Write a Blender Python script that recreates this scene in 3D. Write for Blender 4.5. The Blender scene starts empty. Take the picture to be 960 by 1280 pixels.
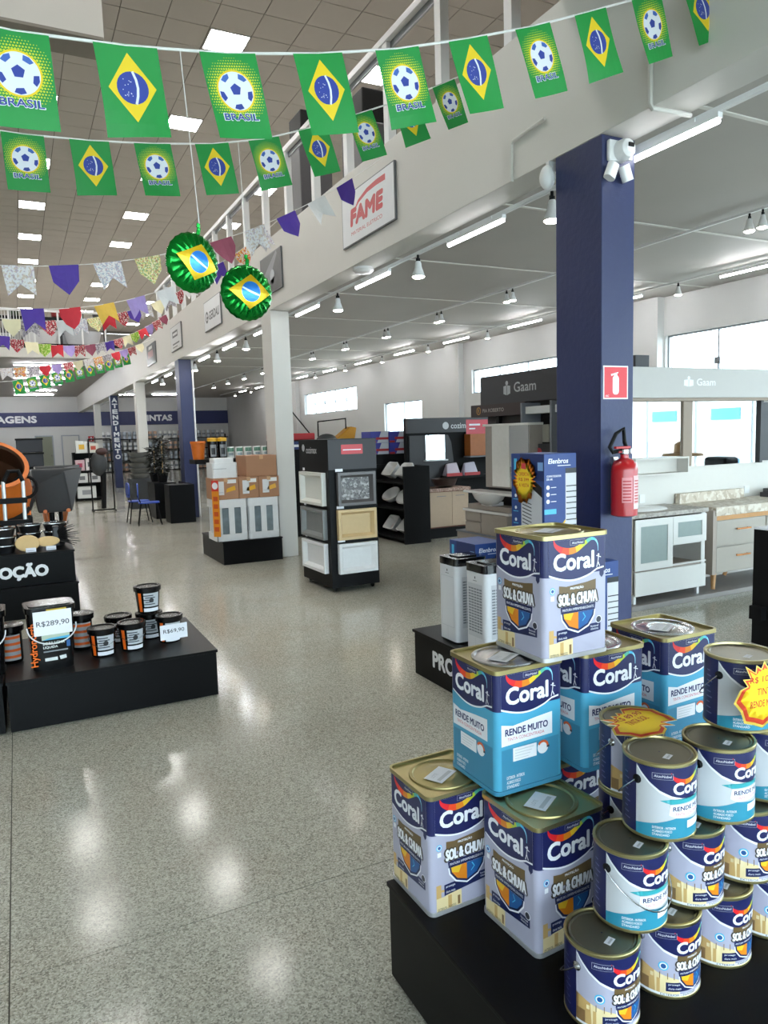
import bpy, bmesh, math, random
from mathutils import Matrix, Vector
random.seed(7)
PI = math.pi
S = bpy.context.scene
COL = S.collection

# ------------------------------------------------------------------ camera
cam = bpy.data.cameras.new('camera'); camo = bpy.data.objects.new('camera', cam); COL.objects.link(camo)
cam.sensor_fit = 'HORIZONTAL'; cam.sensor_width = 36.0; cam.lens = 36.0 * 908.157 / 960.0
cam.clip_start = 0.05; cam.clip_end = 300
f_ = 908.157
def _n(v): v = Vector(v); v.normalize(); return v
rX = _n((2300 - 480, 490 - 640, f_)); rY = _n((20 - 480, 557 - 640, f_)); rZ = rX.cross(rY)
if rZ.y > 0: rZ = -rZ
right = Vector((rX.x, rY.x, rZ.x)); up = -Vector((rX.y, rY.y, rZ.y)); back = -Vector((rX.z, rY.z, rZ.z))
Mc = Matrix((right, up, back)).transposed().to_4x4(); Mc.translation = (0, 0, 1.65)
camo.matrix_world = Mc
S.camera = camo

# ------------------------------------------------------------------ world and exposure
W = bpy.data.worlds.new('overcast_sky'); S.world = W; W.use_nodes = True
nt = W.node_tree; bg = nt.nodes['Background']
bg.inputs[0].default_value = (0.86, 0.93, 1.0, 1); bg.inputs[1].default_value = 8.5
S.view_settings.view_transform = 'Standard'; S.view_settings.look = 'None'
S.view_settings.gamma = 1.0; S.view_settings.use_curve_mapping = False
S.view_settings.exposure = 0.38
PANEL_E, TUBE_E, TUBE2_E, SPOT_E = 38.0, 13.0, 75.0, 80.0

# ------------------------------------------------------------------ materials
def lin(h):
    h = h.lstrip('#'); out = []
    for i in (0, 2, 4):
        c = int(h[i:i + 2], 16) / 255
        out.append(c / 12.92 if c <= .04045 else ((c + .055) / 1.055) ** 2.4)
    return (*out, 1)
MATS = {}
def mat(name, col='#888888', rough=.5, metal=0., var=.06, scale=20., bump=0., bscale=80., spec=.5, emit=None, alpha=None, coat=0.):
    if name in MATS: return MATS[name]
    m = bpy.data.materials.new(name); m.use_nodes = True; MATS[name] = m
    t = m.node_tree; b = t.nodes['Principled BSDF']
    c = lin(col)
    b.inputs['Roughness'].default_value = rough; b.inputs['Metallic'].default_value = metal
    b.inputs['Specular IOR Level'].default_value = spec
    if coat: b.inputs['Coat Weight'].default_value = coat; b.inputs['Coat Roughness'].default_value = .08
    tc = t.nodes.new('ShaderNodeTexCoord')
    if var > 0:
        n = t.nodes.new('ShaderNodeTexNoise'); n.inputs['Scale'].default_value = scale; n.inputs['Detail'].default_value = 3
        r = t.nodes.new('ShaderNodeMix'); r.data_type = 'RGBA'
        r.inputs[6].default_value = tuple(x * (1 - var) for x in c[:3]) + (1,)
        r.inputs[7].default_value = tuple(min(1, x * (1 + var)) for x in c[:3]) + (1,)
        t.links.new(tc.outputs['Object'], n.inputs['Vector']); t.links.new(n.outputs['Fac'], r.inputs[0])
        t.links.new(r.outputs[2], b.inputs['Base Color'])
    else: b.inputs['Base Color'].default_value = c
    if bump:
        n2 = t.nodes.new('ShaderNodeTexNoise'); n2.inputs['Scale'].default_value = bscale; n2.inputs['Detail'].default_value = 4
        bp = t.nodes.new('ShaderNodeBump'); bp.inputs['Strength'].default_value = bump; bp.inputs['Distance'].default_value = .01
        t.links.new(tc.outputs['Object'], n2.inputs['Vector']); t.links.new(n2.outputs['Fac'], bp.inputs['Height']); t.links.new(bp.outputs['Normal'], b.inputs['Normal'])
    if emit:
        b.inputs['Emission Color'].default_value = c; b.inputs['Emission Strength'].default_value = emit
    return m
def speckle(name, base, cols, scale=40, rough=.7, dens=.35):
    """base colour with irregular print blotches of further colours"""
    if name in MATS: return MATS[name]
    m = mat(name, base, rough, var=0); t = m.node_tree; b = t.nodes['Principled BSDF']
    tc = t.nodes.new('ShaderNodeTexCoord'); last = None
    for i, c in enumerate(cols):
        v = t.nodes.new('ShaderNodeTexNoise'); v.inputs['Scale'].default_value = scale * (1 + .37 * i); v.inputs['Detail'].default_value = 1.5
        mp = t.nodes.new('ShaderNodeMapping'); mp.inputs['Location'].default_value = (i * 3.1, i * 1.7, i * 5.3)
        t.links.new(tc.outputs['Object'], mp.inputs[0]); t.links.new(mp.outputs[0], v.inputs['Vector'])
        rp = t.nodes.new('ShaderNodeValToRGB'); rp.color_ramp.elements[0].position = .62 - dens * .3; rp.color_ramp.elements[1].position = .66 - dens * .3
        t.links.new(v.outputs['Fac'], rp.inputs[0])
        mx = t.nodes.new('ShaderNodeMix'); mx.data_type = 'RGBA'
        t.links.new(rp.outputs[0], mx.inputs[0])
        if last is None: mx.inputs[6].default_value = lin(base)
        else: t.links.new(last, mx.inputs[6])
        mx.inputs[7].default_value = lin(c); last = mx.outputs[2]
    t.links.new(last, b.inputs['Base Color'])
    return m
def glass(name, tint='#eef6f8', refl=.08):
    if name in MATS: return MATS[name]
    m = bpy.data.materials.new(name); m.use_nodes = True; MATS[name] = m; t = m.node_tree
    t.nodes.remove(t.nodes['Principled BSDF']); o = t.nodes['Material Output']
    a = t.nodes.new('ShaderNodeBsdfTransparent'); a.inputs[0].default_value = lin(tint)
    g = t.nodes.new('ShaderNodeBsdfGlossy'); g.inputs['Roughness'].default_value = .02
    fr = t.nodes.new('ShaderNodeLayerWeight'); fr.inputs[0].default_value = .5
    pw = t.nodes.new('ShaderNodeMath'); pw.operation = 'POWER'; pw.inputs[1].default_value = 6; t.links.new(fr.outputs['Facing'], pw.inputs[0])
    mx = t.nodes.new('ShaderNodeMixShader'); t.links.new(pw.outputs[0], mx.inputs[0]); t.links.new(a.outputs[0], mx.inputs[1]); t.links.new(g.outputs[0], mx.inputs[2])
    t.links.new(mx.outputs[0], o.inputs[0]); return m
def floor_mat():
    m = bpy.data.materials.new('polished_terrazzo'); m.use_nodes = True; MATS['floor'] = m; t = m.node_tree; b = t.nodes['Principled BSDF']
    tc = t.nodes.new('ShaderNodeTexCoord')
    def noise(sc, det=2, ro=.5):
        n = t.nodes.new('ShaderNodeTexNoise'); n.inputs['Scale'].default_value = sc; n.inputs['Detail'].default_value = det
        t.links.new(tc.outputs['Object'], n.inputs['Vector']); return n.outputs['Fac']
    def ramp(fac, stops):
        r = t.nodes.new('ShaderNodeValToRGB'); e = r.color_ramp.elements
        while len(e) < len(stops): e.new(.5)
        for el, (p, c) in zip(e, stops): el.position = p; el.color = lin(c)
        t.links.new(fac, r.inputs[0]); return r.outputs[0]
    def mix(a, bcol, fac, mode='MIX'):
        x = t.nodes.new('ShaderNodeMix'); x.data_type = 'RGBA'; x.blend_type = mode
        if isinstance(fac, float): x.inputs[0].default_value = fac
        else: t.links.new(fac, x.inputs[0])
        t.links.new(a, x.inputs[6]); t.links.new(bcol, x.inputs[7]); return x.outputs[2]
    v = t.nodes.new('ShaderNodeTexVoronoi'); v.inputs['Scale'].default_value = 190; t.links.new(tc.outputs['Object'], v.inputs['Vector'])
    sep = t.nodes.new('ShaderNodeSeparateColor'); t.links.new(v.outputs['Color'], sep.inputs[0])
    chips = ramp(sep.outputs[0], [(0, '#4c4b43'), (.15, '#626157'), (.23, '#8f8d81'), (.6, '#a9a79b'), (.8, '#c1bfb3'), (1, '#cfcdc2')])
    big = ramp(noise(.55, 4), [(.3, '#939288'), (.55, '#a6a59a'), (.75, '#b3b2a7')])
    stain = ramp(noise(2.3, 4), [(.35, '#9d9080'), (.5, '#a7a397'), (.7, '#afada2')])
    c = mix(chips, big, .3); c = mix(c, stain, .2)
    t.links.new(c, b.inputs['Base Color'])
    rr = t.nodes.new('ShaderNodeMapRange'); rr.inputs['To Min'].default_value = .07; rr.inputs['To Max'].default_value = .2
    t.links.new(noise(1.1, 3), rr.inputs[0]); t.links.new(rr.outputs[0], b.inputs['Roughness'])
    b.inputs['Specular IOR Level'].default_value = .16
    return m

# ------------------------------------------------------------------ mesh builder
class MB:
    def __init__(s): s.v = []; s.f = []; s.m = []
    def add(s, vs, fs, m=0, T=None):
        o = len(s.v)
        s.v += [tuple(T @ Vector(p)) if T else tuple(p) for p in vs]
        s.f += [tuple(i + o for i in q) for q in fs]; s.m += [m] * len(fs); return s
    def box(s, a, b, m=0, T=None):
        x0, y0, z0 = a; x1, y1, z1 = b
        return s.add([(x0, y0, z0), (x1, y0, z0), (x1, y1, z0), (x0, y1, z0), (x0, y0, z1), (x1, y0, z1), (x1, y1, z1), (x0, y1, z1)],
                     [(0, 3, 2, 1), (4, 5, 6, 7), (0, 1, 5, 4), (1, 2, 6, 5), (2, 3, 7, 6), (3, 0, 4, 7)], m, T)
    def lathe(s, prof, n=24, m=0, T=None, close=True):
        vs = []; fs = []
        for r, z in prof: vs += [(r * math.cos(2 * PI * k / n), r * math.sin(2 * PI * k / n), z) for k in range(n)]
        for i in range(len(prof) - 1):
            for k in range(n):
                a = i * n + k; b = i * n + (k + 1) % n; fs.append((a, b, b + n, a + n))
        if close:
            fs.append(tuple(range(n - 1, -1, -1))); e = (len(prof) - 1) * n; fs.append(tuple(range(e, e + n)))
        return s.add(vs, fs, m, T)
    def tube(s, pts, r, n=8, m=0, T=None):
        pts = [Vector(p) for p in pts]; vs = []; fs = []; pr = None
        for i, p in enumerate(pts):
            d = (pts[min(i + 1, len(pts) - 1)] - pts[max(i - 1, 0)]).normalized()
            if pr is None:
                ref = Vector((0, 0, 1)) if abs(d.z) < .9 else Vector((1, 0, 0)); a = d.cross(ref).normalized()
            else: a = (pr - d * pr.dot(d)).normalized()
            pr = a; b = d.cross(a); rr = r[i] if isinstance(r, (list, tuple)) else r
            vs += [tuple(p + a * rr * math.cos(2 * PI * k / n) + b * rr * math.sin(2 * PI * k / n)) for k in range(n)]
        for i in range(len(pts) - 1):
            for k in range(n):
                x = i * n + k; y = i * n + (k + 1) % n; fs.append((x, y, y + n, x + n))
        fs.append(tuple(range(n - 1, -1, -1))); e = (len(pts) - 1) * n; fs.append(tuple(range(e, e + n)))
        return s.add(vs, fs, m, T)
    def prism(s, poly, z0, z1, m=0, T=None):
        n = len(poly)
        vs = [(x, y, z0) for x, y in poly] + [(x, y, z1) for x, y in poly]
        fs = [tuple(range(n - 1, -1, -1)), tuple(range(n, 2 * n))] + [(k, (k + 1) % n, (k + 1) % n + n, k + n) for k in range(n)]
        return s.add(vs, fs, m, T)
    def ball(s, c, r, n=16, k=10, m=0, T=None):
        if not isinstance(r, (list, tuple)): r = (r, r, r)
        vs = []; fs = []
        for i in range(k + 1):
            ph = PI * i / k - PI / 2
            vs += [(c[0] + r[0] * math.cos(ph) * math.cos(2 * PI * j / n), c[1] + r[1] * math.cos(ph) * math.sin(2 * PI * j / n), c[2] + r[2] * math.sin(ph)) for j in range(n)]
        for i in range(k):
            for j in range(n): fs.append((i * n + j, i * n + (j + 1) % n, (i + 1) * n + (j + 1) % n, (i + 1) * n + j))
        return s.add(vs, fs, m, T)
    def mesh(s, name, mats, smooth=False, bev=0):
        me = bpy.data.meshes.new(name); me.from_pydata(s.v, [], s.f)
        for m in (mats if isinstance(mats, (list, tuple)) else [mats]): me.materials.append(m)
        me.polygons.foreach_set('material_index', s.m)
        if bev:
            bm = bmesh.new(); bm.from_mesh(me)
            bmesh.ops.bevel(bm, geom=[e for e in bm.edges if len(e.link_faces) == 2 and e.calc_face_angle(0) > .6], offset=bev, segments=2, affect='EDGES', profile=.5)
            bm.to_mesh(me); bm.free()
        if smooth:
            me.polygons.foreach_set('use_smooth', [True] * len(me.polygons)); me.set_sharp_from_angle(angle=.6)
        me.update(); return me
    def obj(s, name, mats, parent=None, smooth=False, bev=0, loc=None, rz=0):
        return link(name, s.mesh(name, mats, smooth, bev), parent, loc, rz)
def link(name, me, parent=None, loc=None, rz=0):
    o = bpy.data.objects.new(name, me); COL.objects.link(o)
    if parent: o.parent = parent
    if loc: o.location = loc
    if rz: o.rotation_euler = (0, 0, rz)
    return o
def tag(o, label, cat, group=None):
    o['label'] = label; o['category'] = cat
    if group: o['group'] = group
    return o
def thing(name, label, cat, loc=(0, 0, 0), rz=0, group=None):
    o = bpy.data.objects.new(name, None); COL.objects.link(o); o.empty_display_size = .05
    o.location = loc; o.rotation_euler = (0, 0, rz); return tag(o, label, cat, group)
ORD = ['first', 'second', 'third', 'fourth', 'fifth', 'sixth', 'seventh', 'eighth', 'ninth', 'tenth', 'eleventh', 'twelfth'] + ['%dth' % k for k in range(13, 40)]
def struct(o): o['kind'] = 'structure'; return o
def box(name, a, b, m, parent=None, bev=0): return MB().box(a, b).obj(name, m, parent, bev=bev)
def copy_tree(o, loc, rz=0, label=None, group=None):
    def rec(x, par):
        c = x.copy(); COL.objects.link(c); c.parent = par
        for ch in list(x.children): rec(ch, c)
        return c
    kids = list(o.children); r = o.copy(); COL.objects.link(r)
    for k in kids: rec(k, r)
    r.location = loc; r.rotation_euler = (0, 0, rz)
    if label: r['label'] = label
    if group: r['group'] = group
    return r
def rrect(w, d, r, n=4, cx=0, cy=0):
    out = []
    for sx, sy, a0 in ((1, 1, 0), (-1, 1, PI / 2), (-1, -1, PI), (1, -1, 1.5 * PI)):
        for k in range(n + 1):
            a = a0 + k * PI / 2 / n; out.append((cx + sx * (w / 2 - r) + r * math.cos(a), cy + sy * (d / 2 - r) + r * math.sin(a)))
    return out

# ------------------------------------------------------------------ flat print: polygons and lettering
_TX = {}
def text_geo(s, off=0.0):
    if (s, off) in _TX: return _TX[(s, off)]
    cu = bpy.data.curves.new('lettering', 'FONT'); cu.body = s; cu.offset = off; cu.resolution_u = 3; cu.fill_mode = 'FRONT'
    ob = bpy.data.objects.new('lettering', cu); me = bpy.data.meshes.new_from_object(ob)
    vs = [(v.co.x, v.co.y) for v in me.vertices]; fs = [tuple(p.vertices) for p in me.polygons]
    flip = sum(p.normal.z for p in me.polygons) < 0
    if flip: fs = [tuple(reversed(q)) for q in fs]
    bpy.data.objects.remove(ob); bpy.data.curves.remove(cu); bpy.data.meshes.remove(me)
    xs = [v[0] for v in vs]; ys = [v[1] for v in vs]
    _TX[(s, off)] = (vs, fs, min(xs), min(ys), max(xs), max(ys)); return _TX[(s, off)]
class Lab:
    """flat print: layers of polygons in (u, v) metres"""
    def __init__(s): s.items = []; s.mats = []
    def mi(s, m):
        if m not in s.mats: s.mats.append(m)
        return s.mats.index(m)
    def poly(s, pts, m, L=1):
        ar = sum(pts[i][0] * pts[(i + 1) % len(pts)][1] - pts[(i + 1) % len(pts)][0] * pts[i][1] for i in range(len(pts)))
        if ar < 0: pts = list(reversed(pts))
        s.items.append((pts, [tuple(range(len(pts)))], s.mi(m), L)); return s
    def rect(s, x0, y0, x1, y1, m, L=1): return s.poly([(x0, y0), (x1, y0), (x1, y1), (x0, y1)], m, L)
    def disc(s, x, y, r, m, L=1, n=20, ry=None): return s.poly([(x + r * math.cos(2 * PI * k / n), y + (ry or r) * math.sin(2 * PI * k / n)) for k in range(n)], m, L)
    def strip(s, pts, ms, L=1):
        """(x, y, width) centre line, one material per span"""
        for i in range(len(pts) - 1):
            q = []
            for j in (i, i + 1):
                a = pts[max(j - 1, 0)]; b = pts[min(j + 1, len(pts) - 1)]; dx, dy = b[0] - a[0], b[1] - a[1]; l = math.hypot(dx, dy) or 1
                q.append(((pts[j][0] - dy / l * pts[j][2] / 2, pts[j][1] + dx / l * pts[j][2] / 2), (pts[j][0] + dy / l * pts[j][2] / 2, pts[j][1] - dx / l * pts[j][2] / 2)))
            s.poly([q[0][1], q[1][1], q[1][0], q[0][0]], ms[min(i, len(ms) - 1)] if isinstance(ms, list) else ms, L)
        return s
    def text(s, t, x, y, w, h, m, L=2, off=0.0, shear=0.0, slope=0.0):
        vs, fs, x0, y0, x1, y1 = text_geo(t, 0.0)
        o = off * h * 1.3; w -= 2 * o; h -= 2 * o; x += o; y += o
        for i, (ox, oy) in enumerate(((0, 0), (o, 0), (-o, 0), (0, o), (0, -o), (.7 * o, .7 * o), (-.7 * o, -.7 * o), (.7 * o, -.7 * o), (-.7 * o, .7 * o)) if off else ((0, 0),)):
            pts = []
            for a, b in vs:
                u = (a - x0) / (x1 - x0) * w; v = (b - y0) / (y1 - y0) * h
                pts.append((x + ox + u + shear * v, y + oy + v + slope * u))
            s.items.append((pts, fs, s.mi(m), L + .04 * i))
        return s
    def mesh(s, name, wrap=None, eps=.0003, cu=None, cv=(), warp=None):
        bm = bmesh.new()
        for pts, fs, m, L in s.items:
            vs = [bm.verts.new((p[0], p[1], L * eps)) for p in pts]
            for q in fs:
                try: fc = bm.faces.new([vs[i] for i in q]); fc.material_index = m
                except ValueError: pass
        bmesh.ops.triangulate(bm, faces=[q for q in bm.faces if len(q.verts) > 4])
        for ax, cuts in ((0, cu or ()), (1, cv)):
            for c in cuts:
                co = [0, 0, 0]; no = [0, 0, 0]; co[ax] = c; no[ax] = 1
                bmesh.ops.bisect_plane(bm, geom=list(bm.verts) + list(bm.edges) + list(bm.faces), plane_co=co, plane_no=no)
        for v in bm.verts:
            u, w, o = v.co
            if wrap: v.co = ((wrap + o) * math.sin(u / wrap), -(wrap + o) * math.cos(u / wrap), w)
            elif warp: v.co = warp(u, w, o)
            else: v.co = (u, -o, w)
        me = bpy.data.meshes.new(name); bm.to_mesh(me); bm.free()
        for m in s.mats: me.materials.append(m)
        if wrap: me.polygons.foreach_set('use_smooth', [True] * len(me.polygons))
        return me
    def obj(s, name, parent=None, loc=None, rz=0, **k): return link(name, s.mesh(name, **k), parent, loc, rz)
def ink(c, rough=.35): return mat('print_' + c.strip('#'), c, rough, var=.03, scale=6)
# ------------------------------------------------------------------ common materials
white = mat('white_paint', '#d3d0ca', .55, var=.03, scale=3, bump=.05, bscale=40)
white2 = mat('wall_white', '#cccbc9', .6, var=.04, scale=1.5)
greyceil = mat('slab_ceiling', '#aaa59f', .65, var=.05, scale=1.2)
tilem = mat('ceiling_tile', '#bab6ae', .8, var=.05, scale=2, bump=.15, bscale=120)
tbar = mat('ceiling_grid', '#6f6a61', .6)
bluep = mat('blue_column_paint', '#283058', .45, var=.08, scale=5, bump=.25, bscale=25)
black = mat('black_laminate', '#0c0c0d', .4, var=.1, scale=8, spec=.12)
blackm = mat('black_matt', '#0f0f10', .6, var=.1, spec=.2)
dgrey = mat('charcoal_panel', '#38373a', .5, var=.06)
alu = mat('white_aluminium', '#e2e2e2', .35, var=.02)
steel = mat('steel', '#b8b8b8', .25, 1., var=.05)
chrome = mat('mirror_silver', '#eef0f0', .02, 1., var=0)
paper = mat('white_paper', '#e9e9ee', .6, var=.02)
gls = glass('window_glass')
tube_e = mat('led_tube', '#fbfcff', .4, var=0, emit=TUBE_E)
tube2_e = mat('led_tube_bright', '#fbfcff', .4, var=0, emit=TUBE2_E)
panel_e = mat('led_panel', '#fffdf8', .4, var=0, emit=PANEL_E)
spot_e = mat('spot_lamp', '#fff6e8', .4, var=0, emit=SPOT_E)
XF, XW, YB, ZS, ZC = 3.17, 11.47, 43.5, 4.15, 7.655

# ------------------------------------------------------------------ floor
fl = struct(box('floor', (-9, -5.6, -.2), (XW + .2, YB + .2, -.006), mat('joint_grout', '#4b4942', .8)))
fm = floor_mat()
for x0, x1 in ((-9, -.142), (-.138, XW + .2)):
    for y0, y1 in ((-5.6, 2.403), (2.407, YB + .2)):
        box('floor_panel', (x0, y0, -.006), (x1, y1, 0), fm, fl)
yard = struct(box('floor_outside', (-40, -40, -.3), (60, 60, -.21), mat('pavement', '#b5b2aa', .8)))

# ------------------------------------------------------------------ hall ceiling with tiles
ce = struct(box('ceiling', (-9, -5.6, ZC + .012), (XW, YB, ZC + .1), tbar))
lights = [(.8 + 2.5 * j, 11.49 + 3.125 * k) for j in (-1, 0, 1, 2) for k in range(-2, 10)]  # nearest panel of each row is unseen, added to light the white beam
GX0, GY0, T = .485 - .625 * 5, 11.49 - .3125 - .625 * 12, .625
tiles = []
for i in range(19):
    for j in range(62):
        x = GX0 + T * i; y = GY0 + T * j
        if y + T > YB: continue
        if any(abs(x + T / 2 - lx) < .2 and abs(y + T / 2 - ly) < .2 for lx, ly in lights): continue
        tiles.append((x, y))
vis = sorted([t for t in tiles if t[1] > 8.2 and -.02 * t[1] - .7 < t[0] < .62 * t[1]], key=lambda t: t[0] ** 2 + t[1] ** 2)[:300]
vs_ = set(vis)
tme = MB().box((.007, .007, 0), (T - .007, T - .007, .012)).mesh('ceiling_tile', tilem)
for x, y in vis: link('ceiling_tile', tme, ce, (x, y, ZC))
rest = MB()
for x, y in tiles:
    if (x, y) not in vs_: rest.box((x + .007, y + .007, ZC), (x + T - .007, y + T - .007, ZC + .012))
ro = rest.obj('ceiling_tile_field', tilem, ce); ro['kind'] = 'stuff'
fr_me = MB()
for a, b in (((-.3, -.3), (.3, -.285)), ((-.3, .285), (.3, .3)), ((-.3, -.285), (-.285, .285)), ((.285, -.285), (.3, .285))): fr_me.box((*a, -.012), (*b, .012))
fr_me = fr_me.mesh('frame', alu); df_me = MB().box((-.285, -.285, -.006), (.285, .285, .01)).mesh('diffuser', panel_e)
rown = ['over the left edge of the hall', 'in the row nearest the left edge', 'in the middle row above the green bunting', 'seen behind the white mezzanine posts']
for n, (x, y) in enumerate(lights):  # first in each row is the added lamp before the beam
    t = thing('ceiling_light', ORD[n % 12] + ' square LED ceiling panel from the camera ' + rown[n // 12], 'ceiling light', (x, y, ZC), 0, 'square LED panels in the tiled ceiling, ' + rown[n // 12])
    link('frame', fr_me, t); link('diffuser', df_me, t)

# ------------------------------------------------------------------ mezzanine, beam, walls
struct(box('ceiling_mezzanine', (XF + .26, -5.6, ZS), (XW, YB, ZS + .1), greyceil))
struct(MB().box((XF, -5.6, 3.354), (XF + .26, YB, 4.26)).obj('wall_mezzanine_fascia', white, bev=.004))
struct(box('ceiling_entrance', (-9, -5.6, 4.27), (XF - .002, 3.72, 4.4), mat('soffit_beige', '#a79f92', .7)))
struct(box('ceiling_rear', (-9, 24.02, 4.22), (XF - .002, YB, 4.45), greyceil))
struct(box('wall_rear_mezzanine', (-9, 23.85, 4.2), (XF - .002, 24.02, 4.47), white))
struct(box('trim_1', (-1.2, 7.0, 5.125), (.937, 7.35, ZC), white))
struct(box('trim_2', (-1.2, 6.99, 5.10), (.93, 7.36, 5.125), mat('painted_edge_shade', '#8c857c', .7)))  # grey strip paints the shading along the white beam's bottom edge
struct(box('wall_back', (-9, YB, 0), (XW + .2, YB + .2, ZC), white2))
struct(box('wall_left', (-9.2, -5.6, 0), (-9, YB, ZC), white2))
def wall_x(name, X0, X1, y0, y1, z0, z1, ops):
    mb = MB(); y = y0
    for a, b, c, d in sorted(ops):
        if a > y: mb.box((X0, y, z0), (X1, a, z1))
        if c > z0: mb.box((X0, a, z0), (X1, b, c))
        if d < z1: mb.box((X0, a, d), (X1, b, z1))
        y = b
    if y < y1: mb.box((X0, y, z0), (X1, y1, z1))
    return struct(mb.obj(name, white2))
wops = [(-5.2, 4.4, .1, 3.41), (4.7, 10.41, 2.3, 3.41), (11.2, 17.2, 2.72, 3.37), (20.04, 22.66, .02, 2.72), (24.9, 30.4, 2.62, 3.5)]
wall_x('wall_right', XW, XW + .2, -5.6, YB, 0, ZC, wops)
for k, (a, b) in enumerate(((10.45, 11.15), (17.6, 18.3), (31, 31.7))):
    struct(box('trim_%d' % (3 + k), (XW - .18, a, 0), (XW, b, ZS), white2))
fr = mat('window_frame', '#8e9296', .35, .6)
wn = 0
for a, b, c, d in wops:
    wn += 1; n = max(1, round((b - a) / 1.15)); w = struct(bpy.data.objects.new('window_%d' % wn, None)); COL.objects.link(w)
    box('pane', (XW + .09, a + .02, c + .02), (XW + .1, b - .02, d - .02), gls, w)
    mb = MB(); mb.box((XW + .07, a, c), (XW + .12, b, c + .03)); mb.box((XW + .07, a, d - .03), (XW + .12, b, d))
    for i in range(n + 1):
        yy = a + (b - a - .03) * i / n; mb.box((XW + .07, yy, c + .03), (XW + .12, yy + .03, d - .03))
    mb.obj('window_frame', fr, w)
    for i in range(1, n):
        yy = a + (b - a) * i / n
        if d - c < 2: MB().box((XW + .05, yy - .06, c + (d - c) * .42), (XW + .13, yy + .06, c + (d - c) * .42 + .12)).obj('glass_clamp', fr, w)
# glazed shop front behind the camera
struct(MB().box((-9, -5.6, 3.6), (XW, -5.4, ZC)).box((-9, -5.6, 0), (-8.4, -5.4, 3.6)).box((XW - .6, -5.6, 0), (XW + .2, -5.4, 3.6)).obj('wall_front', white2))
w = struct(bpy.data.objects.new('window_6', None)); COL.objects.link(w)
box('pane', (-8.4, -5.51, .02), (XW - .6, -5.5, 3.58), gls, w)
mb = MB()
for i in range(15): x = -8.4 + i * 1.37; mb.box((x, -5.54, .02), (x + .06, -5.47, 3.58))
mb.box((-8.4, -5.54, 2.3), (XW - .6, -5.47, 2.36)); mb.obj('window_frame', fr, w)
# blue bands and doors on the rear wall
navyp = mat('navy_band', '#232a5c', .5)
struct(box('trim_6', (-9, YB - .06, 2.62), (XW, YB, 3.38), navyp))
sg = thing('wall_sign', 'white lettering AGENS on the navy band of the rear wall', 'sign', (0, YB - .066, 0))
Lab().text('FERRAGENS', -2.15, 2.82, 3.25, .38, ink('#e8e8ec'), 1, .05).obj('lettering', sg)
sg = thing('wall_sign', 'white lettering TINTAS on the navy band behind the columns', 'sign', (0, YB - .066, 0))
Lab().text('TINTAS', 6.45, 2.82, 1.75, .36, ink('#e8e8ec'), 1, .05).obj('lettering', sg)
for k, (a, b, c) in enumerate(((.99, 1.77, '#777a68'), (2.29, 3.09, '#c6c4be'))):
    d = struct(MB().box((a, YB - .05, 0), (b, YB, 2.08)).obj('door_%d' % (k + 1), mat('door_leaf%d' % k, c, .5)))
    MB().box((a - .06, YB - .07, 0), (a, YB, 2.14)).box((b, YB - .07, 0), (b + .06, YB, 2.14)).box((a, YB - .07, 2.08), (b, YB, 2.14)).obj('door_frame', fr, d)
    MB().ball((b - .08, YB - .09, 1.05), .035).obj('door_handle', steel, d)

# ------------------------------------------------------------------ columns
cl = ['blue painted square column with the fire extinguisher', 'white square column beside the cardboard boxes', 'blue square column behind the blue chairs', 'white square column left of the far blue column', 'navy column with vertical white letters ATENDIMENTO', 'farthest white column in front of the navy band']
cols = []
for k in range(6):
    t = thing('column', cl[k], 'column', (XF, 3.36 + 6.2 * k, 0), 0); cols.append(t)
    MB().box((0, 0, 0), (.26, .41, 3.352)).obj('shaft', white if k % 2 else bluep, t, bev=.006)
MB().tube([(.275, -.02, .0), (.275, -.02, 3.34)], .018).obj('conduit', alu, cols[2])
for i, c in enumerate('ATENDIMENTO'):
    Lab().text(c, .035 if c != 'I' else .1, 3.1 - i * .205, .19 if c != 'I' else .05, .165, ink('#e6e6ea'), 1, .06).obj('letter', cols[4], (0, -.002, 0))
MB().box((-.015, -.012, .03), (.0, -.002, 2.0)).obj('corner_strip', bluep, cols[0])
sgn = thing('wall_sign', 'red fire extinguisher sign with white border on blue column', 'sign', (3.182, 3.357, 1.825))
l = Lab(); wv = ink('#e9e6e6'); rd = ink('#d61f2c')
l.rect(0, 0, .2, .2, wv).rect(.008, .008, .192, .192, rd, 2).poly(rrect(.05, .115, .02, 4, .1, .085), wv, 3).rect(.085, .14, .112, .152, wv, 3).poly([(.06, .15), (.12, .163), (.12, .157), (.064, .138)], wv, 3).text('ABC', .016, .014, .03, .012, wv, 3)
l.obj('face', sgn); MB().box((0, -.0, 0), (.2, .002, .2)).obj('backing', paper, sgn)

# ------------------------------------------------------------------ mezzanine glazing posts and rail
rl = thing('mezzanine_frame', 'white aluminium post frame standing on the mezzanine parapet', 'railing', (XF, 0, 4.26))
for k in range(16):
    y = 4.28 + .91 * k
    MB().box((.02, y - .045, 0), (.1, y + .045, .86 if k > 1 else 3.37)).obj('post', alu, rl, bev=.004)
MB().box((.01, 4.245, .86), (.11, 18.1, .92)).obj('top_rail', alu, rl, bev=.004)
MB().box((.06, 4.28, .8), (.08, 18.0, .86)).obj('rail_channel', fr, rl)
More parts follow.
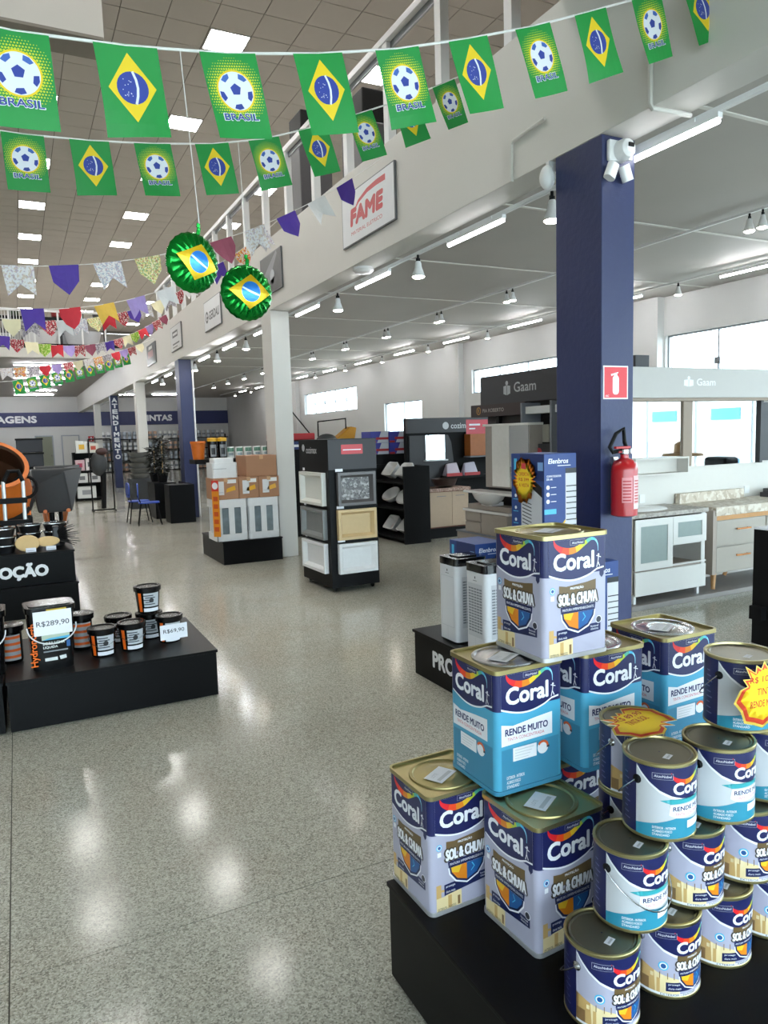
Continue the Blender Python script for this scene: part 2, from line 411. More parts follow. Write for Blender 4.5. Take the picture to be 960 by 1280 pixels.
# ------------------------------------------------------------------ beam signs
sb = mat('sign_edge', '#6f7174', .4, .5)
def beam_sign(y0, y1, label, col, draw, z0=3.545, z1=4.05):
    t = thing('wall_sign', label, 'sign', (XF - .003, y1, z0), -PI / 2)      # local x runs towards the camera
    w, h = y1 - y0, z1 - z0
    MB().box((0, -.022, 0), (w, 0, h)).obj('panel', [sb], t, bev=.003)
    l = Lab(); l.rect(.012, .012, w - .012, h - .012, ink(col)); draw(l, w, h); l.obj('print', t, (0, -.022, 0))
def fame(l, w, h):
    r = ink('#c0202c'); l.strip([(.27, .29, .012), (.4, .37, .03), (.6, .415, .042), (.8, .425, .05), (.98, .42, .055)], r, 2)
    l.text('FAME', .2, .17, .72, .17, r, 2, .07, .12).text('MATERIAL ELETRICO', .22, .085, .68, .035, r, 2)
beam_sign(5.885, 7.04, 'white FAME sign with red lettering and red arc on the beam', '#dfe0e3', fame)
def photo(l, w, h):
    l.strip([(.1, .02, .1), (.25, .2, .2), (.45, .32, .14), (.7, .47, .05)], ink('#6f7276'), 2); l.disc(.5, .2, .09, ink('#9aa0a6'), 3).strip([(.2, .1, .05), (.6, .14, .1)], ink('#36383c'), 3)
beam_sign(8.97, 9.83, 'dark photographic sign on the beam right of the foil balloons', '#17181a', photo)
def gerdau(l, w, h):
    d = ink('#2b2d33'); l.text('GERDAU', .35, .16, .7, .15, d, 2, .03).disc(.2, .23, .1, d, 2).disc(.2, .23, .06, ink('#dcdddf'), 3).rect(.19, .2, .31, .24, d, 4)
beam_sign(12.03, 13.17, 'white GERDAU sign with dark lettering on the beam', '#dcdddf', gerdau)
def sg3(l, w, h):
    d = ink('#34363a'); l.rect(.2, .27, .75, .4, d, 2).rect(.25, .31, .7, .36, ink('#cfd0d0'), 3).rect(.2, .12, .9, .15, d, 2).rect(.2, .06, .7, .08, d, 2)
beam_sign(15.2, 16.3, 'grey sign with small dark lettering above the far blue column', '#cfd0d0', sg3)
def sg4(l, w, h):
    l.rect(.2, .18, .9, .34, ink('#8c4a48'), 2).rect(.3, .38, .8, .45, ink('#c9c5c0'), 2)
beam_sign(18.24, 19.5, 'small black sign with reddish print, farthest on the beam', '#1d1c1e', sg4)

# ------------------------------------------------------------------ lamps under the mezzanine
def batten(x, y0, y1, z, label, group, em=None):
    t = thing('led_batten', label, 'lamp', (x, y0, z), 0, group); L = y1 - y0
    MB().box((-.018, 0, .0), (.018, L, .03)).obj('housing', alu, t); MB().tube([(0, .01, -.012), (0, L - .01, -.012)], .016, 10).obj('tube', em or tube_e, t, True)
    MB().box((-.006, L * .2, .03), (.006, L * .2 + .02, .06)).box((-.006, L * .8, .03), (.006, L * .8 + .02, .06)).obj('bracket', alu, t)
spk = {}
def spot(x, y, z, label, group, tilt=.0):
    t = thing('spotlight', label, 'spotlight', (x, y, z), 0, group)
    if not spk:
        spk['b'] = MB().tube([(0, 0, 0), (0, 0, -.06)], .012).box((-.02, -.006, -.075), (.02, .006, -.03)).mesh('bracket', blackm)
        spk['h'] = MB().lathe([(.022, -.06), (.03, -.075), (.034, -.11), (.055, -.17), (.062, -.2), (.058, -.2)], 16, close=True).mesh('head', alu, True)
        spk['l'] = MB().lathe([(.056, -.203), (.04, -.212), (.01, -.216)], 16).mesh('lamp', spot_e, True)
    link('bracket', spk['b'], t); link('head', spk['h'], t); link('lamp', spk['l'], t)
def track(x, y0, y1, z, label):
    t = thing('track_rail', label, 'rail', (x, y0, z))
    MB().box((-.015, 0, 0), (.015, y1 - y0, .028)).obj('rail', alu, t)
track(3.5, -3, 40, 3.32, 'thin white lighting rail along the inner edge of the beam')
for k in range(-1, 9):
    y = 4.725 + 1.92 * k
    if k == -1: batten(3.47, 2.80, 3.61, 3.275, 'white LED tube beside the security camera on the blue column', 'LED tubes along the beam')
    else: batten(3.47, y, y + .81, 3.275, ORD[k] + ' white LED tube along the beam beyond the blue column', 'LED tubes along the beam', tube2_e if k > 3 else None)
    spot(3.5, 4.2 + 1.92 * k, 3.32, ORD[k + 1] + ' small white spotlight along the beam counted from the camera', 'spotlights along the beam')
track(7.8, 4, 40, 4.08, 'lighting rail with paired spotlights in the middle of the low ceiling')
for k in range(12):
    y = 5.7 + 2.35 * k
    for d in (0, .17): spot(7.8, y + d, 4.08, ('near' if d == 0 else 'far') + ' lamp of the ' + ORD[k] + ' pair of ceiling spotlights in the middle row', 'paired ceiling spotlights')
track(10.2, 2, 40, 4.06, 'lighting rail along the window wall')
for k in range(11):
    y = 7.0 + 2.8 * k
    batten(10.2, y, y + 1.18, 4.0, ORD[k] + ' white LED tube along the window wall counted from the camera', 'LED tubes along the window wall', tube2_e)
    spot(10.2, y + 2.0, 4.06, ORD[k] + ' white spotlight along the window wall counted from the camera', 'spotlights along the window wall')
for k, y in enumerate((25.8, 28.2, 30.7, 33.9, 37.5, 40.8)):
    for x in ((-1.6, 1.0) if k > 3 else (1.0,)):
        t = thing('led_batten', ORD[k] + ' long LED tube under the rear mezzanine, ' + ('left' if x < 0 else 'right') + ' row', 'lamp', (x, y, 4.168), 0, 'LED tubes under the rear mezzanine')
        MB().box((-.9, -.02, 0), (.9, .02, .05)).obj('housing', alu, t); MB().tube([(-.88, 0, -.015), (.88, 0, -.015)], .016, 8).obj('tube', tube2_e, t, True)
for x, y in ((5.2, 39.5), (7.4, 39.5)):
    t = thing('led_batten', ('left' if x < 6 else 'right') + ' long white LED tube in front of the TINTAS shelves', 'lamp', (x, y, 4.098), 0, 'LED tubes by the paint shelves')
    MB().box((-.9, -.02, 0), (.9, .02, .05)).obj('housing', alu, t); MB().tube([(-.88, 0, -.015), (.88, 0, -.015)], .016, 8).obj('tube', tube2_e, t, True)
# conduit runs, seams of the low ceiling, smoke detector
pp = thing('conduit_pipe', 'white conduit bent from the fascia onto the beam underside', 'pipe', (0, 0, 0))
MB().tube([(XF - .02, 2.98, 3.75), (XF - .02, 2.98, 3.36), (XF - .015, 2.97, 3.335), (XF + .25, 2.95, 3.335)], .014).obj('pipe', white, pp, True)
pp = thing('conduit_pipe', 'white conduit running down the fascia left of the blue column', 'pipe', (0, 0, 0))
MB().tube([(XF - .018, 3.85, 3.62), (XF - .018, 4.18, 3.60), (XF - .018, 4.2, 3.58), (XF - .018, 4.2, 3.34)], .012).obj('pipe', white, pp, True)
for k in range(9): struct(box('trim_%d' % (10 + k), (XF + .3, 4.2 + 2.6 * k, ZS - .012), (XW, 4.24 + 2.6 * k, ZS), white))
t = thing('smoke_detector', 'round white smoke detector under the beam', 'detector', (XF + .13, 6.9, 3.354))
MB().lathe([(.1, 0), (.11, -.03), (.08, -.055), (.02, -.06)], 20).obj('cover', alu, t, True)
# ------------------------------------------------------------------ rear mezzanine railing
t = thing('railing', 'white metal railing on the rear mezzanine edge', 'railing', (0, 23.9, 4.47))
for k in range(10):
    x = -3.2 + .65 * k; MB().box((x, -.02, 0), (x + .05, .02, 1.05)).obj('post', alu, t)
MB().box((-3.5, -.03, 1.05), (3.1, .03, 1.11)).obj('top_rail', alu, t)
MB().box((-3.5, -.02, .06), (3.1, .02, .14)).obj('bottom_rail', blackm, t)
for k in range(26):
    x = -1.3 + .075 * k; MB().box((x, -.008, .14), (x + .018, .008, 1.05)).obj('baluster', alu, t)
for k, (x, c) in enumerate(((.9, '#cfcfd2'), (2.1, '#b9bcc2'))):
    t = thing('bathtub', ('pale bathtub display behind the rear railing, left one', 'grey bathtub display behind the rear railing, right one')[k], 'bathtub', (x, 24.75, 4.471))
    MB().lathe([(.2, 0), (.42, .25), (.5, .5), (.54, .52), (.48, .5), (.36, .2), (.1, .12)], 24, T=Matrix.Diagonal((1.1, .7, 1.2, 1))).obj('tub', mat('tub' + c, c, .3), t, True)
for k in range(7):
    t = thing('pot', ORD[k] + ' pot from the left on the high shelf of the rear mezzanine', 'pot', (-1.0 + .62 * k, 26.0, 5.661), 0, 'pots on the mezzanine shelf')
    MB().lathe([(.1, 0), (.17, .06), (.18, .2), (.19, .21), (.16, .2), (.12, .05)], 14).obj('bowl', mat('pot%d' % (k % 3), ('#3a3a3c', '#8a2a2c', '#33402f')[k % 3], .4), t, True)
t = thing('shelf', 'black high shelf on the rear mezzanine', 'shelf', (0, 26.0, 4.451))
MB().box((-1.6, -.3, 1.12), (3.0, .3, 1.21)).obj('board', blackm, t)
for x in (-1.5, .7, 2.9): MB().box((x - .03, -.25, 0), (x + .03, .25, 1.12)).obj('upright', blackm, t)
for k in range(4):
    t = thing('display_crate', ORD[k] + ' dark boxed appliance from the left behind the rear railing', 'appliance', (-1.3 + 1.05 * k, 25.35, 4.451)); MB().box((-.42, -.2, 0), (.42, .2, .75)).obj('case', dgrey, t, bev=.02); MB().box((-.3, -.215, .2), (.3, -.2, .6)).obj('front_panel', ink('#8f9296'), t)
# speakers upstairs
for k, (x, y, z) in enumerate(((4.2, 10.55, 0), (4.25, 8.6, 0))):
    t = thing('loudspeaker', ('tall dark cabinet behind the white mezzanine posts', 'dark cabinet behind the posts, nearest the FAME sign')[k], 'loudspeaker', (x, y, 4.251))
    MB().box((-.25, -.3, 0), (.25, .3, 1.7 - .5 * k)).obj('cabinet', dgrey, t, bev=.02)
    MB().box((-.2, -.25, 1.7 - .5 * k), (.2, .25, 2.1 - .5 * k)).obj('top_box', blackm, t, bev=.02)
# ------------------------------------------------------------------ paint tins and cans
gold = mat('gold_tinplate', '#a89c6a', .32, .85, var=.12, scale=9)
golds = mat('gold_rim', '#b3a878', .28, .9, var=.08)
dlid = mat('dull_tin_lid', '#7f7a68', .35, .8, var=.15, scale=7)
NAVY = ink('#1a1f52'); LIL = ink('#adabbd'); WH = ink('#e8e8ec'); SKY = ink('#4a9fc0'); SKY2 = ink('#3f86a6'); RED = ink('#d8232a'); TEAL = ink('#2f88a2')
BRN = ink('#6b5636'); TAN = ink('#c9a468'); TAN2 = ink('#8a6a45'); CRM = ink('#e3cf9e'); ORG = ink('#d9801c'); YEL = ink('#e6b92c'); BLU = ink('#275a94'); DBL = ink('#16204f'); CYA = ink('#4fb6de'); GRY = ink('#bfc0c4'); GRN = ink('#4d8f8a'); PNK = ink('#cf5560'); DKG = ink('#3a3a44')
SW = [RED, RED, ink('#e6471f'), ORG, YEL, ink('#b9cc3a'), ink('#57b19a'), CYA, ink('#8fd0ea')]
def swoosh(l, x, y, k, L=3):
    P = [(-.088, .028, .001), (-.08, .009, .011), (-.056, -.006, .019), (-.03, -.011, .020), (-.004, -.008, .018), (.018, .002, .014), (.038, .013, .012), (.056, .02, .009), (.072, .015, .006), (.081, 0, .003), (.082, -.02, .0015)]
    Q = []
    for i in range(len(P) - 1):
        p = [P[max(0, min(len(P) - 1, j))] for j in (i - 1, i, i + 1, i + 2)]
        for s in range(3):
            u = s / 3; Q.append(tuple(.5 * (2 * p[1][d] + (p[2][d] - p[0][d]) * u + (2 * p[0][d] - 5 * p[1][d] + 4 * p[2][d] - p[3][d]) * u * u + (3 * p[1][d] - p[0][d] - 3 * p[2][d] + p[3][d]) * u ** 3) for d in range(3)))
    Q.append(P[-1]); n = len(Q) - 1
    l.strip([(x + a * k, y + b * k, max(.0008, c) * k) for a, b, c in Q], [SW[min(len(SW) - 1, int(i / n * 10.4))] for i in range(n)], L)
def dancer(l, x, y, k, L=3):
    l.disc(x, y + .026 * k, .003 * k, WH, L, 8)
    for a, b in (((0, .022), (-.002, .008)), ((-.007, .024), (.008, .019)), ((-.002, .008), (-.006, -.006)), ((-.002, .008), (.004, -.004))):
        l.strip([(x + a[0] * k, y + a[1] * k, .0022 * k), (x + b[0] * k, y + b[1] * k, .0022 * k)], WH, L)
def solchuva(l, x, y, k, L=2, dark=False):
    """shield badge, (x, y) = left of the lettering, k = width"""
    br = DKG if dark else BRN
    l.poly([(x + .02 * k, y + .2 * k), (x + .02 * k, y + .47 * k), (x + .2 * k, y + .44 * k), (x + .7 * k, y + .48 * k), (x + .96 * k, y + .52 * k), (x + .96 * k, y + .2 * k)], br, L)
    l.text('PROTEÇÃO', x + .3 * k, y + .36 * k, .34 * k, .065 * k, WH, L + 1, .03)
    l.text('SOL & CHUVA', x - .04 * k, y + .03 * k, 1.08 * k, .3 * k, ink('#3d3426'), L + 1, .1).text('SOL & CHUVA', x, y + .06 * k, k, .24 * k, WH, L + 2, .045)
    l.poly([(x + .05 * k, y + .04 * k), (x + .95 * k, y + .04 * k), (x + .93 * k, y - .1 * k), (x + .07 * k, y - .1 * k)], DBL, L + 1)
    l.text('PINTURA IMPERMEABILIZANTE', x + .1 * k, y - .055 * k, .8 * k, .05 * k, WH, L + 2)
    def sh(f): return [(x + (.5 - .42 * f) * k, y - .1 * k), (x + (.5 - .4 * f) * k, y - .22 * k * f), (x + (.5 - .26 * f) * k, y - .4 * k * f), (x + .5 * k, y - .5 * k * f), (x + (.5 + .26 * f) * k, y - .4 * k * f), (x + (.5 + .4 * f) * k, y - .22 * k * f), (x + (.5 + .42 * f) * k, y - .1 * k)]
    l.poly(sh(1.06), WH, L + 1).poly(sh(.99), DBL, L + 2)
    q = sh(.9); l.poly(q[:4] + [(x + .5 * k, y - .1 * k)], ORG, L + 3).poly(q[3:] + [(x + .5 * k, y - .1 * k)], BLU, L + 3)
    l.poly([q[0], q[1], (x + .3 * k, y - .25 * k), (x + .38 * k, y - .1 * k)], YEL, L + 4); l.strip([(x + .62 * k, y - .13 * k, .02 * k), (x + .68 * k, y - .22 * k, .02 * k), (x + .6 * k, y - .3 * k, .015 * k)], CYA, L + 4)
def wave(x0, x1, y0, amp, top, n=16):
    return [(x0 + (x1 - x0) * i / n, y0 - amp * math.sin(PI * min(1, (i / n) * 1.15)) + amp * .35 * max(0, i / n - .75) * 4) for i in range(n + 1)] + [(x1, top), (x0, top)]
TW, TH = .230, .35
def tin_label(kind):
    l = Lab(); h = TW / 2 - .017
    l.poly(wave(-h, h, .238, .02, .334), WH, 1).poly(wave(-h, h, .243, .02, .334), NAVY, 2)
    l.rect(-.024, .318, .028, .3325, GRY, 3).rect(-.0235, .3185, .0275, .332, NAVY, 4).text('AkzoNobel', -.018, .3215, .04, .0065, WH, 5)
    l.text('Coral', -.083, .249, .145, .05, WH, 4, .035); swoosh(l, -.0, .3125, .93, 3); dancer(l, .078, .255, 1.1, 4)
    if kind == 'sol':
        l.disc(-.086, .197, .0095, CYA, 2).disc(-.086, .197, .007, WH, 3).disc(-.086, .197, .005, BLU, 4); l.rect(-.092, .17, -.08, .183, WH, 2)
        l.poly([(.082, .236), (.098, .236), (.098, .226), (.09, .217), (.082, .226)], DBL, 2)
        l.rect(-.098, .012, -.082, .088, TAN, 2).poly([(-.098, .012), (-.015, .012), (-.015, .055), (-.05, .062), (-.07, .05), (-.098, .05)], CRM, 2.35).rect(-.06, .014, -.048, .05, TAN, 3).rect(-.028, .014, -.02, .04, TAN2, 3).poly([(-.098, .05), (-.08, .066), (-.06, .06), (-.05, .062), (-.05, .068), (-.08, .072), (-.098, .07)], TAN, 2.7)
        l.poly([(-.072, .052), (.086, .066), (.086, .09), (-.072, .084)], DBL, 2.85).text('protege', -.066, .072, .03, .007, WH, 3).text('dura mais', -.066, .058, .03, .007, WH, 3).text('lavavel', .05, .078, .028, .006, WH, 3).text('elastica', .05, .07, .028, .006, WH, 3)
        solchuva(l, -.066, .143, .14, 3); l.disc(.078, .098, .011, WH, 6).disc(.078, .098, .009, DKG, 7)
        l.text('EXTERIOR - PAREDES', -.094, .012, .06, .008, DKG, 4).text('ACABADO FOSCO', -.094, .002, .055, .007, DKG, 4)
    else:
        l.rect(-h, .0, h, .118, SKY2, 1).poly([(-h, .118), (h, .118), (h, .133), (-h, .126)], SKY2, 1)
        l.poly([(-h, .137), (.075, .142), (.075, .205), (.02, .2), (-.06, .19), (-h, .198)], WH, 2)
        l.text('RENDE MUITO', -.086, .164, .146, .02, ink('#23265c'), 3, .03).text('TINTA CONCENTRADA', -.078, .149, .125, .009, PNK, 3)
        l.rect(-.06, .088, .02, .126, WH, 2); l.disc(.042, .108, .019, WH, 2)
        l.strip([(.042 + .017 * math.cos(a / 10), .108 + .017 * math.sin(a / 10), .007) for a in range(-2, 30, 4)], ink('#d8602f'), 3).rect(.055, .104, .064, .11, DKG, 4)
        for i in range(4): l.rect(-.054, .118 - i * .008, .01 - i * .006, .1195 - i * .008, GRY, 3)
        for i, tx in enumerate(('EXTERIOR - INTERIOR', 'ACABADO FOSCO', 'STANDARD')): l.text(tx, -.082, .041 - i * .013, (.06, .046, .042)[i], .009, WH, 3, .01)
    return l.mesh('label')
def build_tin(kind):
    t = thing('paint_tin', 'x', 'paint tin')
    lo = LIL if kind == 'sol' else SKY
    P = rrect(TW, TW, .018, 5)
    MB().prism(P, .012, .235, 0).prism(P, .235, .338, 1).obj('body', [lo, NAVY], t, True)
    MB().prism(rrect(TW + .006, TW + .006, .02, 5), 0, .012, 0).obj('bottom_rim', [mat('tin_base', '#c9c8c9', .35, .6)] if kind == 'sol' else [SKY2], t, True)
    b = MB(); n = len(P)
    o = rrect(TW + .008, TW + .008, .021, 5); i = rrect(TW - .006, TW - .006, .016, 5)
    vs = [(x, y, .338) for x, y in o] + [(x, y, .35) for x, y in o] + [(x, y, .35) for x, y in i] + [(x, y, .343) for x, y in i]
    fs = []
    for k in range(3):
        for j in range(n): fs.append((k * n + j, k * n + (j + 1) % n, (k + 1) * n + (j + 1) % n, (k + 1) * n + j))
    fs.append(tuple(range(3 * n, 4 * n))); b.add(vs, fs).obj('top_plate', golds if kind == 'sol' else gold, t, True)
    lid = MB().lathe([(.098, .3432), (.096, .3475), (.088, .3478), (.084, .344), (.06, .3445), (.055, .3465), (.03, .3465), (.026, .3445), (.001, .3445)], 32, close=False).obj('lid', gold if kind == 'sol' else steel, t, True)
    st = Lab().poly([(-.045, -.03), (.045, -.03), (.045, .03), (-.045, .03)], paper).text('LOTE', -.03, .005, .03, .012, GRY, 2).rect(-.035, -.02, .035, -.008, GRY, 2)
    so = st.obj('sticker', lid); so.rotation_euler = (-PI / 2, 0, .5); so.location = (-.012, -.01, .3475)
    lm = tin_label(kind)
    for k in range(4):
        lb = link('label', lm, t); lb.rotation_euler = (0, 0, -k * PI / 2)
        lb.location = [(0, -TW / 2, 0), (-TW / 2, 0, 0), (0, TW / 2, 0), (TW / 2, 0, 0)][k]
    return t
PZ = .313
sol = build_tin('sol'); ren = build_tin('rende'); used = set()
def tin(kind, x, y, layer, a, label, w=TW):
    c, s_ = math.cos(a), math.sin(a); loc = (x + c * w / 2 - s_ * w / 2, y + s_ * w / 2 + c * w / 2, PZ + layer * TH + .001 * layer)
    src = sol if kind == 'sol' else ren
    if kind in used: return copy_tree(src, loc, a, label, 'square paint tins on the front plinth')
    used.add(kind); src.location = loc; src.rotation_euler = (0, 0, a); src['label'] = label; src['group'] = 'square paint tins on the front plinth'
tin('sol', .932, 1.64, 0, .02, 'grey square paint tin on the left rear corner of the front plinth')
tin('sol', 1.087, 1.372, 0, .045, 'grey square paint tin at the front of the bottom layer, beside the round cans')
tin('rende', 1.093, 1.55, 1, .0, 'light blue square paint tin resting across the two bottom grey tins')
tin('sol', 1.245, 1.535, 2, .0, 'grey square paint tin at the very top of the stack')
tin('rende', 1.392, 1.541, 1, -.02, 'light blue square tin behind the flat yellow starburst card')
tin('rende', 1.700, 1.533, 1, .0, 'light blue square tin at the right end of the middle layer')
tin('sol', 1.345, 1.62, 0, .0, 'grey square paint tin hidden in shade under the middle blue tin')
tin('sol', 1.64, 1.57, 0, .0, 'grey square paint tin in shade under the rightmost blue tin')

CR, CH = .0853, .1878
def can_label(kind):
    R = .0838; l = Lab(); d = lambda a: math.radians(a) * R; H0, H1 = .008, .178
    l.rect(d(-178), H0, d(-84), H1, NAVY, 1).rect(d(84), H0, d(178), H1, NAVY, 1)
    for i in range(9): l.rect(d(-112), .03 + i * .014, d(-97 - 3 * (i % 3)), .033 + i * .014, ink('#666a92'), 2)
    bgm = LIL if kind == 'sol' else ink('#c3c5c9')
    l.rect(d(-84), H0, d(84), H1, bgm, 1)
    cv = [(d(-84), H1), (d(-76), .163), (d(-62), .142), (d(-46), .124), (d(-28), .112), (d(-10), .105), (d(10), .102), (d(30), .108), (d(50), .122), (d(70), .148), (d(84), H1)]
    l.poly([(x, y - .006) for x, y in cv], WH, 2).poly(cv, NAVY, 3)
    l.rect(d(-58), .151, d(-26), .166, GRY, 4).rect(d(-57.5), .1516, d(-26.5), .1654, NAVY, 5).text('AkzoNobel', d(-55), .156, d(26), .006, WH, 6)
    l.text('Coral', d(-26), .114, d(62), .030, WH, 5, .035); swoosh(l, d(8), .151, .62, 4)
    if kind == 'sol':
        l.disc(d(-46), .082, .0115, CYA, 4).disc(d(-46), .082, .0085, WH, 5).disc(d(-46), .082, .006, BLU, 6)
        l.poly([(d(-84), .012), (d(-84), .078), (d(-74), .074), (d(-60), .066), (d(-58), .03), (d(-50), .012)], TAN, 3).rect(d(-82), .014, d(-68), .044, TAN2, 4).poly([(d(-60), .066), (d(-48), .06), (d(-20), .05), (d(-20), .014), (d(-58), .014)], CRM, 3.4).rect(d(-66), .05, d(-61), .06, CRM, 4).rect(d(-56), .014, d(-51), .05, TAN, 4)
        for x in (-52, -40, -30): l.rect(d(x), .05, d(x + 1.2), .066, TAN2, 4)
        l.rect(d(-84), H0, d(84), .014, WH, 4)
        l.poly([(d(-42), .02), (d(60), .02), (d(60), .046), (d(-42), .042)], DBL, 4).text('protege', d(-38), .034, d(18), .005, WH, 5).text('dura mais', d(-38), .025, d(20), .005, WH, 5)
        solchuva(l, d(-26), .068, d(62), 5); l.text('EXTERIOR - PAREDES', d(-50), .009, d(60), .005, DKG, 6)
    else:
        l.poly([(d(-84), H0), (d(84), H0), (d(84), .05), (d(20), .05), (d(-20), .058), (d(-50), .045), (d(-84), .034)], TEAL, 3)
        l.poly([(d(-46), .1), (d(-30), .092), (d(60), .094), (d(60), .104), (d(-10), .101), (d(-30), .104)], ink('#37a0a8'), 4)
        l.poly([(d(-30), .09), (d(60), .09), (d(60), .06), (d(-20), .058), (d(-32), .066)], WH, 5)
        l.text('RENDE MUITO', d(-26), .075, d(74), .011, ink('#23265c'), 6, .03).text('TINTA CONCENTRADA', d(-22), .064, d(62), .006, PNK, 6)
        l.rect(d(0), .03, d(40), .048, WH, 6)
        for i, tx in enumerate(('EXTERIOR - INTERIOR', 'ACABADO FOSCO', 'STANDARD')): l.text(tx, d(-57), .031 - i * .0085, d((36, 30, 26)[i]), .006, WH, 6, .01)
    return l.mesh('label', wrap=R, eps=.00018, cu=[d(a) for a in range(-174, 180, 6)])
def build_can(kind):
    t = thing('paint_can', 'x', 'paint can')
    MB().lathe([(.0838, .004), (.0838, .180)], 40).obj('body', NAVY, t, True)
    MB().lathe([(.083, 0), (.0853, .001), (.0853, .006), (.0838, .008)], 40, close=False).obj('bottom_rim', golds, t, True)
    MB().lathe([(.0838, .178), (.0858, .180), (.0858, .186), (.0845, .1878), (.080, .1878), (.079, .183), (.077, .1815)], 40, close=False).obj('top_rim', golds, t, True)
    lid = MB().lathe([(.077, .1805), (.0755, .184), (.072, .1845), (.069, .182), (.002, .182)], 40, close=False).obj('lid', dlid, t, True)
    so = Lab().rect(-.014, -.008, .014, .008, paper).rect(-.01, -.004, .01, .001, GRY, 2).obj('sticker', lid); so.rotation_euler = (-PI / 2, 0, .4); so.location = (-.005, -.03, .1823)
    link('label', can_label(kind), t)
    for s in (-1, 1):
        a = math.radians(180 + 8 if s < 0 else 8)
        c = Vector((math.cos(a), math.sin(a), 0))
        MB().lathe([(.0105, 0), (.0105, .003), (.006, .006), (.003, .006)], 12, T=Matrix.Translation(c * .0838 + Vector((0, 0, .14))) @ Vector((0, 0, 1)).rotation_difference(c).to_matrix().to_4x4()).obj('handle_ear', steel if kind == 'sol' else blackm, t, True)
    pts = []
    for k in range(17):
        th = PI * k / 16; ph = math.radians(188) ; e1 = Vector((math.cos(ph), math.sin(ph), 0)); e2 = Vector((-.139, .990, 0))
        pts.append(e1 * .092 * math.cos(th) + e2 * (.094 * math.sin(th)) + Vector((0, 0, .14 - .088 * math.sin(th))))
    MB().tube(pts, .0016, 6).obj('handle', steel, t, True)
    return t
csol = build_can('sol'); cren = build_can('rende'); cu_ = set()
def can(kind, x, y, layer, label, a=0.0):
    loc = (x, y, PZ + layer * CH + .0004 * layer); src = csol if kind == 'sol' else cren
    if kind in cu_: return copy_tree(src, loc, a, label, 'round paint cans stacked on the front plinth')
    cu_.add(kind); src.location = loc; src.rotation_euler = (0, 0, a); src['label'] = label; src['group'] = 'round paint cans stacked on the front plinth'; return src
can('sol', 1.122, 1.184, 0, 'grey round paint can in the bottom row, nearest the camera at the left end')
can('sol', 1.325, 1.188, 0, 'grey round paint can, second from the left in the bottom row', -.03)
can('sol', 1.517, 1.194, 0, 'grey round paint can, third from the left in the bottom row', .03)
can('sol', 1.715, 1.2, 0, 'grey round paint can, fourth in the bottom row at the right frame edge')
hc = can('rende', 1.23, 1.205, 1, 'blue and white round can, left end of the second row')
can('sol', 1.415, 1.199, 1, 'grey round can, second in the second row of the pyramid', .04)
can('sol', 1.613, 1.2, 1, 'grey round can, third in the second row at the right edge', -.02)
can('rende', 1.33, 1.212, 2, 'blue and white round can, left of the third row under the starburst card')
can('rende', 1.514, 1.193, 2, 'blue and white round can, middle of the third row')
can('rende', 1.705, 1.2, 2, 'blue and white round can, right end of the third row at the frame edge', .05)
can('rende', 1.637, 1.232, 3, 'blue and white round can on top of the pyramid with the starburst price', -.06)
can('sol', 1.425, 1.395, 0, 'grey round can in the rear row, bottom of the stack under the flat starburst')
can('rende', 1.425, 1.395, 1, 'blue round can in the rear row, middle of the stack under the flat starburst')
can('sol', 1.425, 1.392, 2, 'shaded round can in the rear row carrying the flat starburst card')
for ch in hc.children:
    if ch.name.startswith('handle') and 'ear' not in ch.name: ch.scale = (1, -1, 1); ch.rotation_euler = (0, 0, .28)
# starburst price cards
def star(l, r, k, m, L, n=38, sq=1.0, seed=3, inn=.66):
    rd = random.Random(seed); p = []
    for i in range(n):
        a = 2 * PI * i / n; R = (r if i % 2 == 0 else r * inn) * k * (rd.uniform(.82, 1.1) if i % 2 == 0 else 1)
        p.append((R * math.cos(a), R * math.sin(a) * sq))
    return l.poly(p, m, L)
def starcard(loc, rot, r, label, txt, sq=1.0, hang=None):
    t = thing('price_card', label, 'price tag', loc)
    l = Lab(); Y2 = ink('#fbd21c'); R2 = ink('#e0461c')
    star(l, r, 1.04, ink('#f4d65a'), 1, sq=sq); star(l, r, .96, R2, 2, sq=sq); star(l, r, .82, Y2, 3, sq=sq); l.disc(0, 0, r * .6, Y2, 4, 24, r * .64 * sq)
    for i, (s, w) in enumerate(txt): l.text(s, -w / 2, (.26 - i * .34) * r * sq, w, .2 * r, ink('#c02418'), 5, .01)
    o = l.obj('print', t); o.rotation_euler = rot
    mb = MB(); p = []
    b = Lab(); star(b, r, 1.03, paper, 0, sq=sq); o2 = b.obj('card', t); o2.rotation_euler = rot
    md = o2.modifiers.new('thickness', 'SOLIDIFY'); md.thickness = .0008; md.offset = -1
    return t
starcard((1.583, 1.118, 1.003), (0, 0, -.12), .088, 'yellow and red starburst price card on the top round can', [('R$ 109,90', .1), ('TINTA', .055), ('RENDE MUITO', .095)])
starcard((1.405, 1.35, PZ + 3 * CH + .006), (-PI / 2 + .06, 0, .15), .105, 'flat yellow starburst card lying on a shaded can', [('R$ 89,90', .1), ('TINTA SOL', .08)], .75)
# front plinth
MB().box((.905, .35, .012), (2.6, 1.848, .299)).box((.899, .34, .299), (2.61, 1.853, .313)).obj('display_plinth', black, bev=.002)
tag(bpy.data.objects['display_plinth'], 'black plinth in the foreground carrying the paint tins and cans', 'plinth')
